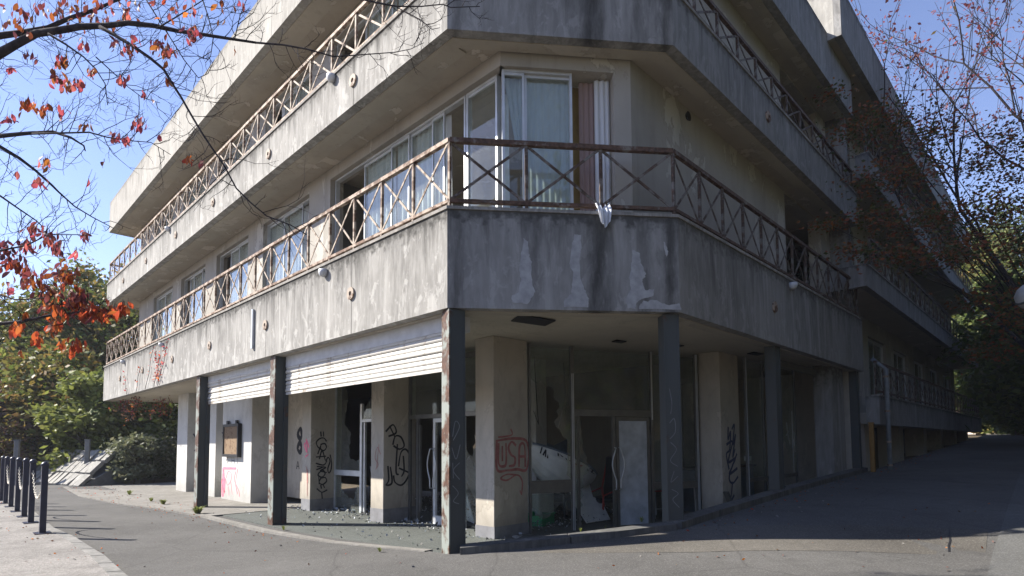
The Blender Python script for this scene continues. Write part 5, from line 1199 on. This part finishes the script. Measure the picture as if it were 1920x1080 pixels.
# leaves: hang from the twigs in loose bunches
def cherry_leaf(wd):
    v = []; f = []; n = 5
    for i in range(n + 1):
        t = i / n; w_ = wd * math.sin(math.pi * min(1, t * .93 + .04)) ** .85; z = -t; y = .10 * math.sin(math.pi * t)
        v += [(-w_, y + .10 * w_, z), (0, y, z), (w_, y + .10 * w_, z)]
    for i in range(n):
        a = i * 3; f += [(a, a + 1, a + 4, a + 3), (a + 1, a + 2, a + 5, a + 4)]
    return v, f
def leaf_me(wd, mat):
    v, f = cherry_leaf(wd); me = bpy.data.meshes.new('leaf'); me.from_pydata(v, [], f); me.materials.append(M[mat]); me.polygons.foreach_set('use_smooth', [True] * len(f)); return me
LM = {k: [leaf_me(w_, k) for w_ in (.18, .22, .27)] for k in ('leaf_red', 'leaf_brown', 'leaf_pink', 'leaf_dark')}
clus = [(40, 40, 14, 35, 'bd'), (130, 20, 18, 45, 'bd'), (170, 30, 14, 30, 'bd'), (230, 20, 14, 35, 'bp'), (330, 15, 12, 45, 'pr'), (360, 70, 8, 18, 'bp'), (240, 90, 9, 20, 'bp'), (215, 85, 4, 10, 'd'), (295, 90, 10, 18, 'bp'), (315, 105, 8, 14, 'bp'),
        (155, 88, 4, 10, 'p'), (55, 115, 3, 15, 'd'), (120, 118, 8, 14, 'pb'), (105, 150, 8, 15, 'bp'), (125, 168, 7, 15, 'bp'), (145, 165, 5, 12, 'p'), (165, 140, 5, 12, 'bp'), (70, 120, 1, 2, 'p'), (20, 135, 2, 5, 'p'), (50, 200, 9, 14, 'rb'), (82, 212, 7, 12, 'rb'),
        (20, 230, 3, 8, 'p'), (115, 215, 3, 10, 'p'), (160, 243, 3, 10, 'b'), (260, 238, 8, 14, 'p'), (215, 262, 3, 10, 'p'), (237, 268, 5, 10, 'p'), (85, 310, 6, 12, 'pb'), (75, 350, 4, 12, 'p'), (30, 330, 1, 2, 'p'), (195, 313, 1, 2, 'd'), (355, 305, 3, 5, 'r'), (380, 310, 2, 6, 'd'), (315, 160, 2, 6, 'b'), (240, 148, 1, 2, 'p'), (228, 155, 3, 8, 'p'), (270, 180, 2, 5, 'p'), (283, 195, 1, 3, 'd'), (298, 262, 1, 2, 'p'),
        (400, 20, 3, 30, 'b'), (450, 12, 2, 12, 'p'), (440, 100, 1, 2, 'b'), (210, 320, 0, 2, 'p'), (165, 345, 1, 3, 'p'),
        (70, 440, 12, 18, 'dp'), (95, 452, 8, 14, 'dp'), (10, 470, 10, 16, 'd'), (50, 465, 8, 18, 'pd'), (105, 470, 8, 14, 'dp'), (158, 448, 6, 10, 'pd'), (140, 480, 2, 5, 'p'), (20, 500, 16, 22, 'rd'), (50, 515, 12, 20, 'bd'), (115, 515, 16, 22, 'bd'), (130, 525, 8, 15, 'rd'), (60, 530, 8, 18, 'db'),
        (20, 545, 4, 10, 'p'), (85, 555, 14, 22, 'db'), (130, 575, 28, 30, 'rd'), (170, 590, 24, 20, 'r'), (195, 592, 16, 14, 'r'), (215, 588, 12, 9, 'r'), (232, 580, 6, 6, 'r'), (105, 612, 12, 14, 'rb'), (50, 597, 3, 6, 'b'), (30, 622, 12, 14, 'r'), (72, 640, 8, 12, 'r'), (140, 655, 14, 16, 'r'), (115, 655, 4, 8, 'r'), (38, 668, 2, 4, 'r'), (150, 560, 14, 20, 'd'), (90, 590, 8, 20, 'dr')]
key = {'r': 'leaf_red', 'b': 'leaf_brown', 'p': 'leaf_pink', 'd': 'leaf_dark'}
E3 = np.array([tuple(p) for p in ends]) + np.array(tuple(CH))
def pix(P):
    d = P - CAM; z = d @ FW; return np.stack([960 + FPX * (d @ RT) / z, CYPX - FPX * (d @ UP) / z], -1)
EP = pix(E3); count = 0; rest = []
pool = []
for cx, cy, n, s, cols in clus:
    for i in range(int(n * 2.7)):
        u, v = cx + rng.normal() * s * .55, cy + rng.normal() * s * .45
        k = int(np.argmin((EP[:, 0] - u) ** 2 + (EP[:, 1] - v) ** 2))
        yd = E3[k][1] + rng.normal() * .08
        pool.append((loc(at(u, v - 9, yd)), key[cols[rng.integers(len(cols))]]))
order = rng.permutation(len(pool)); stalk = MB()
rm = {}
for c, i in enumerate(order):
    p, mk = pool[i]; sz = rng.uniform(.060, .098); ro = (rng.normal() * .38, rng.normal() * .38, rng.uniform(0, 6.28))
    stalk.tube([p + Vector((0, 0, .035)), p], .0018, 3, cap=False)
    if c < 300: link('leaf', LM[mk][rng.integers(3)], ct, p, ro, (sz, sz, sz))
    else:
        me = LM[mk][rng.integers(3)]; mat = Matrix.LocRotScale(p, __import__('mathutils').Euler(ro), Vector((sz, sz, sz)))
        b3 = rm.setdefault(mk, MB()); n0 = len(b3.v); b3.v += [tuple(mat @ q.co) for q in me.vertices]
        for pg in me.polygons: b3.f.append(tuple(n0 + j for j in pg.vertices)); b3.mi.append(0)
stalk.build('leaf_stalks', M['bark'], ct)['kind'] = 'stuff'
for mk, b3 in rm.items(): link('leaves', b3.mesh('leaves', M[mk], True, False), ct)['kind'] = 'stuff'

# bare limbed cherry on the right, in the building's shade, with plum leaves high up and mottled ones lower down
bp = (15.0, 15.2); CB = Vector((bp[0], bp[1], float(gz(*bp)) - .05))
cr_ = empty('cherry_tree', CB, 0, 'dark many limbed cherry tree at the right with sparse plum leaves over the side road', 'tree')
limb = MB(); tips = []; lowpts = []
def grow(p, d, L_, r, lvl):
    n = 4; pts = [p]; dd = d.copy()
    for i in range(n):
        dd = (dd + Vector((rng.normal() * .10, rng.normal() * .10, rng.normal() * .06 + (.05 if lvl < 4 else .015)))).normalized(); p = p + dd * (L_ / n); pts.append(p)
    limb.tube(pts, [max(.005, .72 * r * (1 - .38 * i / n)) for i in range(n + 1)], 6 if lvl > 2 else 4, cap=False)
    if lvl <= 2:
        for q in pts[1:]: tips.append(q)
    if lvl > 0:
        for i in range(n + 1):
            for _ in range(2 if i == n else 1):
                if i >= 1 and rng.random() < (.92 if i == n else .58):
                    ax = Vector(rng.normal(size=3)); q = dd.cross(ax).normalized(); a = rng.uniform(.35, .85)
                    grow(pts[i], (dd * math.cos(a) + q * math.sin(a)).normalized(), L_ * rng.uniform(.48, .72), r * .55, lvl - 1)
for q, L_, r in (((-.50, -.15, .86), 5.4, .10), ((-.25, .1, .97), 6.2, .10), ((-.05, -.25, .97), 6.2, .10), ((.2, .0, .97), 5.6, .10), ((-.38, .25, .88), 5.2, .09)):
    grow(Vector((q[0] * .3, q[1] * .3, 1.9)), Vector(q).normalized(), L_, r, 4)
limb.tube([(0, 0, -.2), (.02, 0, 1.0), (0, 0, 2.2)], [.26, .20, .19], 10)
limb.build('trunk', M['bark'], cr_, True)
T = np.array([tuple(p) for p in tips])
hi = T[rng.choice(len(T), 4200, replace=True)] + rng.normal(size=(4200, 3)) * .12
link('crown', leafmesh('crown', hi, .058, ['leaf_dark', 'leaf_maple'], [.85, .15], .9), cr_)
# low sprays in flat layers toward the building
cl = []
for u, v, yy, rx, rz in ((1665, 235, 13.0, 1.0, .35), (1630, 215, 13.0, .8, .25), (1700, 330, 12.6, 1.2, .35), (1640, 330, 12.4, .9, .25), (1590, 250, 12.8, .7, .22), (1560, 175, 13.2, .5, .18), (1740, 255, 13.4, .8, .3), (1780, 400, 12.4, 1.1, .3), (1700, 420, 12.2, 1.0, .25), (1640, 400, 12, .7, .2),
                          (1850, 300, 13.4, 1.0, .4), (1900, 330, 13.0, 1.0, .4), (1870, 400, 12.6, 1.1, .35), (1830, 450, 12.4, .9, .3), (1900, 250, 13.8, .9, .4), (1600, 470, 11.8, .6, .18), (1690, 480, 11.8, .9, .22), (1780, 480, 12, .9, .25), (1550, 420, 11.9, .5, .14), (1910, 470, 12.2, 1.0, .4), (1850, 560, 12.6, .8, .3), (1905, 600, 12.6, .8, .35), (1860, 660, 13, .7, .25)):
    c = at(u, v, yy); k = int((560 if u > 1640 else 330) * rx); cl.append(c + rng.normal(size=(k, 3)) * np.array([rx * .42, rx * .42, rz * .5]))
    q = loc(c) + CH - CB; limb2 = MB(); s = Vector((-.3, -.1, 1.9 + rng.uniform(0, 1.2))); mid = s.lerp(q, .5) + Vector((0, 0, .35))
    limb2.tube([s, mid, q], [.026, .014, .005], 5); limb2.build('branch', M['bark'], cr_, True)
cl = np.vstack(cl) - np.array(tuple(CB))
link('crown', leafmesh('crown', cl, .046, ['leaf_maple', 'leaf_brown', 'green_dark'], [.5, .2, .3], .35), cr_)

# red creeper on the left parapet and trailing under the slab end
iv = empty('creeper', W(-.03, 13.8, F1B), BROT, 'thin red creeper climbing the sunlit parapet near its far end', 'creeper')
st = MB(); lp = []
for y0, y1, z1 in ((.0, -1.0, 1.25), (-.2, .3, 1.1), (.4, -.2, .9), (2.6, 2.2, .8), (4.0, 4.3, .7), (1.4, .6, 1.3)):
    pts = [(-.012, y0 + (y1 - y0) * t + .06 * math.sin(9 * t + y0), z1 * t) for t in np.linspace(0, 1, 12)]; st.tube(pts, .008, 4)
    for q in pts[2:]:
        for _ in range(4 if y0 < 1 else 1): lp.append((q[0] - abs(rng.normal()) * .02 - .015, q[1] + rng.normal() * .10, q[2] + rng.normal() * .06))
st.build('stem', M['bark'], iv)['kind'] = 'stuff'; link('foliage', leafmesh('foliage', np.array(lp), .04, ['leaf_pink', 'leaf_red'], [.6, .4], .9), iv)
iv = empty('creeper', W(.3, 20.6, F1B), BROT, 'pinkish brown creeper trailing from the underside of the slab end', 'creeper')
st = MB(); lp = []
for k in range(26):
    y0 = rng.uniform(-3.2, 1.0); x0 = rng.uniform(-.1, 1.6); L_ = rng.uniform(.15, .75); pts = [(x0 + .05 * math.sin(5 * t), y0 + .06 * math.sin(7 * t + k), -L_ * t - .01) for t in np.linspace(0, 1, 6)]; st.tube(pts, .006, 4)
    for q in pts:
        for _ in range(5): lp.append((q[0] + rng.normal() * .08, q[1] + rng.normal() * .09, q[2] + rng.normal() * .07 - .03))
st.build('stem', M['bark'], iv)['kind'] = 'stuff'; link('foliage', leafmesh('foliage', np.array(lp), .042, ['leaf_dull', 'leaf_brown', 'leaf_pink'], [.6, .25, .15], .9), iv)

# ------------------------------------------------------------------ weeds, rubble, fallen leaves
def weed(p, h, n, lb, mat='green_lime'):
    e = empty('weed', p, 0, lb, 'weed', 'weeds in the paving edges'); mb = MB()
    for i in range(n):
        a = rng.uniform(0, 6.28); t = rng.uniform(.2, 1.0); L_ = h * rng.uniform(.5, 1.1); wd = h * rng.uniform(.05, .10)
        dx, dy = math.cos(a) * t, math.sin(a) * t; b0 = Vector((dx * h * .15, dy * h * .15, -.02)); m = b0 + Vector((dx * L_ * .35, dy * L_ * .35, L_ * .6)); q = b0 + Vector((dx * L_ * .8, dy * L_ * .8, L_ * .75)); s = Vector((-dy, dx, 0)).normalized() * wd
        mb.face([b0 - s * .3, b0 + s * .3, m + s, m - s]); mb.face([m - s, m + s, q])
    mb.build('blades', M[mat], e)
for u, v, h, n, lb in ((371, 966, .26, 70, 'largest green weed tuft at the foot of the farthest steel post'), (306, 947, .20, 50, 'low green weed on the apron edge left of the largest tuft'), (283, 941, .16, 30, 'small weed between apron edge and road, farther along'), (243, 928, .20, 40, 'straggling weed at the far end of the apron edge'),
                      (532, 995, .12, 18, 'thin weed at the foot of the middle steel post'), (712, 1036, .08, 22, 'tiny bright weed on the edge stone before the corner post'), (1203, 976, .12, 14, 'pale leafed weed on the kerb before the door panel'), (1088, 994, .08, 10, 'small weed on the kerb below the tilted boat'), (1135, 988, .06, 8, 'tiny weed sprig on the kerb between the two larger ones')):
    p = ground_pt(u, v); zz = p[2] + (.03 if u < 800 else .0); weed((p[0], p[1], zz), h, n, lb)
lv = list(rb)
for k in range(900):
    a = rng.uniform(.3, 9); b = rng.uniform(.2, 2.3) if rng.random() < .3 else 2.0 + rng.normal() * .25; p = W(b, a, FLOOR + .012); lv.append(tuple(p))
o = link('rubble', leafmesh('rubble', np.array(lv), .026, ['whiteboard', 'kerb', 'glass_dirty', 'bluegrey'], [.25, .35, .2, .2], .8)); tag(o, 'scattered glass crumbs and plaster bits along the shop fronts', 'rubble', kind='stuff')
bg_ = []
for k in range(190):
    a = rng.uniform(.9, 8.5); p = W(2.15 + abs(rng.normal()) * .25, a, FLOOR + rng.uniform(.01, .05)); bg_.append(tuple(p))
o = link('glass_shards', leafmesh('glass_shards', np.array(bg_), .06, ['glass', 'whiteboard', 'kerb'], [.4, .35, .25], .5)); tag(o, 'larger glass shards and torn card along the foot of the shop fronts', 'rubble', kind='stuff')
pts = []
for k in range(170):
    u, v = rng.uniform(100, 1900), rng.uniform(930, 1078); p = ground_pt(u, v); A_, B_ = ab(p[0], p[1])
    if A_ > -.2 and B_ > -2.1: continue
    pts.append((p[0], p[1], p[2] + .012))
for k in range(260):
    b = rng.uniform(-1.2, .1); a = rng.uniform(8, 22); p = W(b, a); pts.append((p.x, p.y, FLOOR + .03))
for k in range(750):      # drifts against kerbs, the apron edge and the bank
    t = rng.random()
    if t < .35: p = W(rng.uniform(2.2, 22), -2.12 - abs(rng.normal()) * .28)
    elif t < .6: a_1 = rng.uniform(3, 22); p = W(-.35 - .055 * max(0, a_1 - 7) - abs(rng.normal()) * .22, a_1)
    elif t < .8: q = kq[rng.integers(len(kq) - 1)]; p = Vector((q[0] + rng.normal() * .35 - .5, q[1] + rng.normal() * .35 - .3, 0))
    else: p = Vector((rng.uniform(-20, -15), rng.uniform(20, 23), 0))
    A_, B_ = ab(p.x, p.y)
    pts.append((p.x, p.y, float(gz(p.x, p.y)) + (.10 if t >= .6 and t < .8 else .014)))
o = link('fallen_leaves', leafmesh('fallen_leaves', np.array(pts), .020, ['leaf_brown', 'leaf_red', 'leaf_dull', 'slabcon'], [.4, .08, .32, .2], .2)); tag(o, 'scattered dry leaves and grit on the asphalt', 'fallen leaves', kind='stuff')

# woods added to block sky light, across the side road and behind the viewer (out of the picture, seen in the glass)
wb = []
for k in range(760):
    if k < 470: b_, a_2, zz = rng.uniform(-4, 46), -rng.uniform(9.5, 20), 0
    else: b_, a_2 = ab(rng.uniform(-26, 30), -rng.uniform(14, 26))
    p = W(b_, a_2); base = .75 * max(0, min(12, -8.9 - a_2)) if k < 470 else min(3, .3 * max(0, -9 - p.y))
    c = np.array([p.x, p.y, float(gz(p.x, p.y)) + min(9, base) + rng.uniform(.3, 8.5 if k < 470 else 2.5)]); wb.append(c + rng.normal(size=(170, 3)) * np.array([1.1, 1.1, .9]))
o = link('sky_block_woods', leafmesh('sky_block_woods', np.vstack(wb), .17, ['green_dark', 'green'], [.75, .25])); tag(o, 'unseen woods added right and behind to block sky light', 'woods', kind='stuff')

# thin autumn haze: one closed box of even air round everything
me = bpy.data.meshes.new('haze'); _b = MB().box(-140, 150, -60, 170, -3, 32); me.from_pydata(_b.v, [], _b.f)
mt = bpy.data.materials.new('haze_air'); mt.use_nodes = True; mt.node_tree.nodes.clear()
pv = mt.node_tree.nodes.new('ShaderNodeVolumePrincipled'); pv.inputs['Color'].default_value = (.86, .90, 1, 1); pv.inputs['Density'].default_value = .0006; pv.inputs['Anisotropy'].default_value = .0
om = mt.node_tree.nodes.new('ShaderNodeOutputMaterial'); mt.node_tree.links.new(pv.outputs[0], om.inputs['Volume'])
me.materials.append(mt); tag(link('haze', me), kind='stuff')
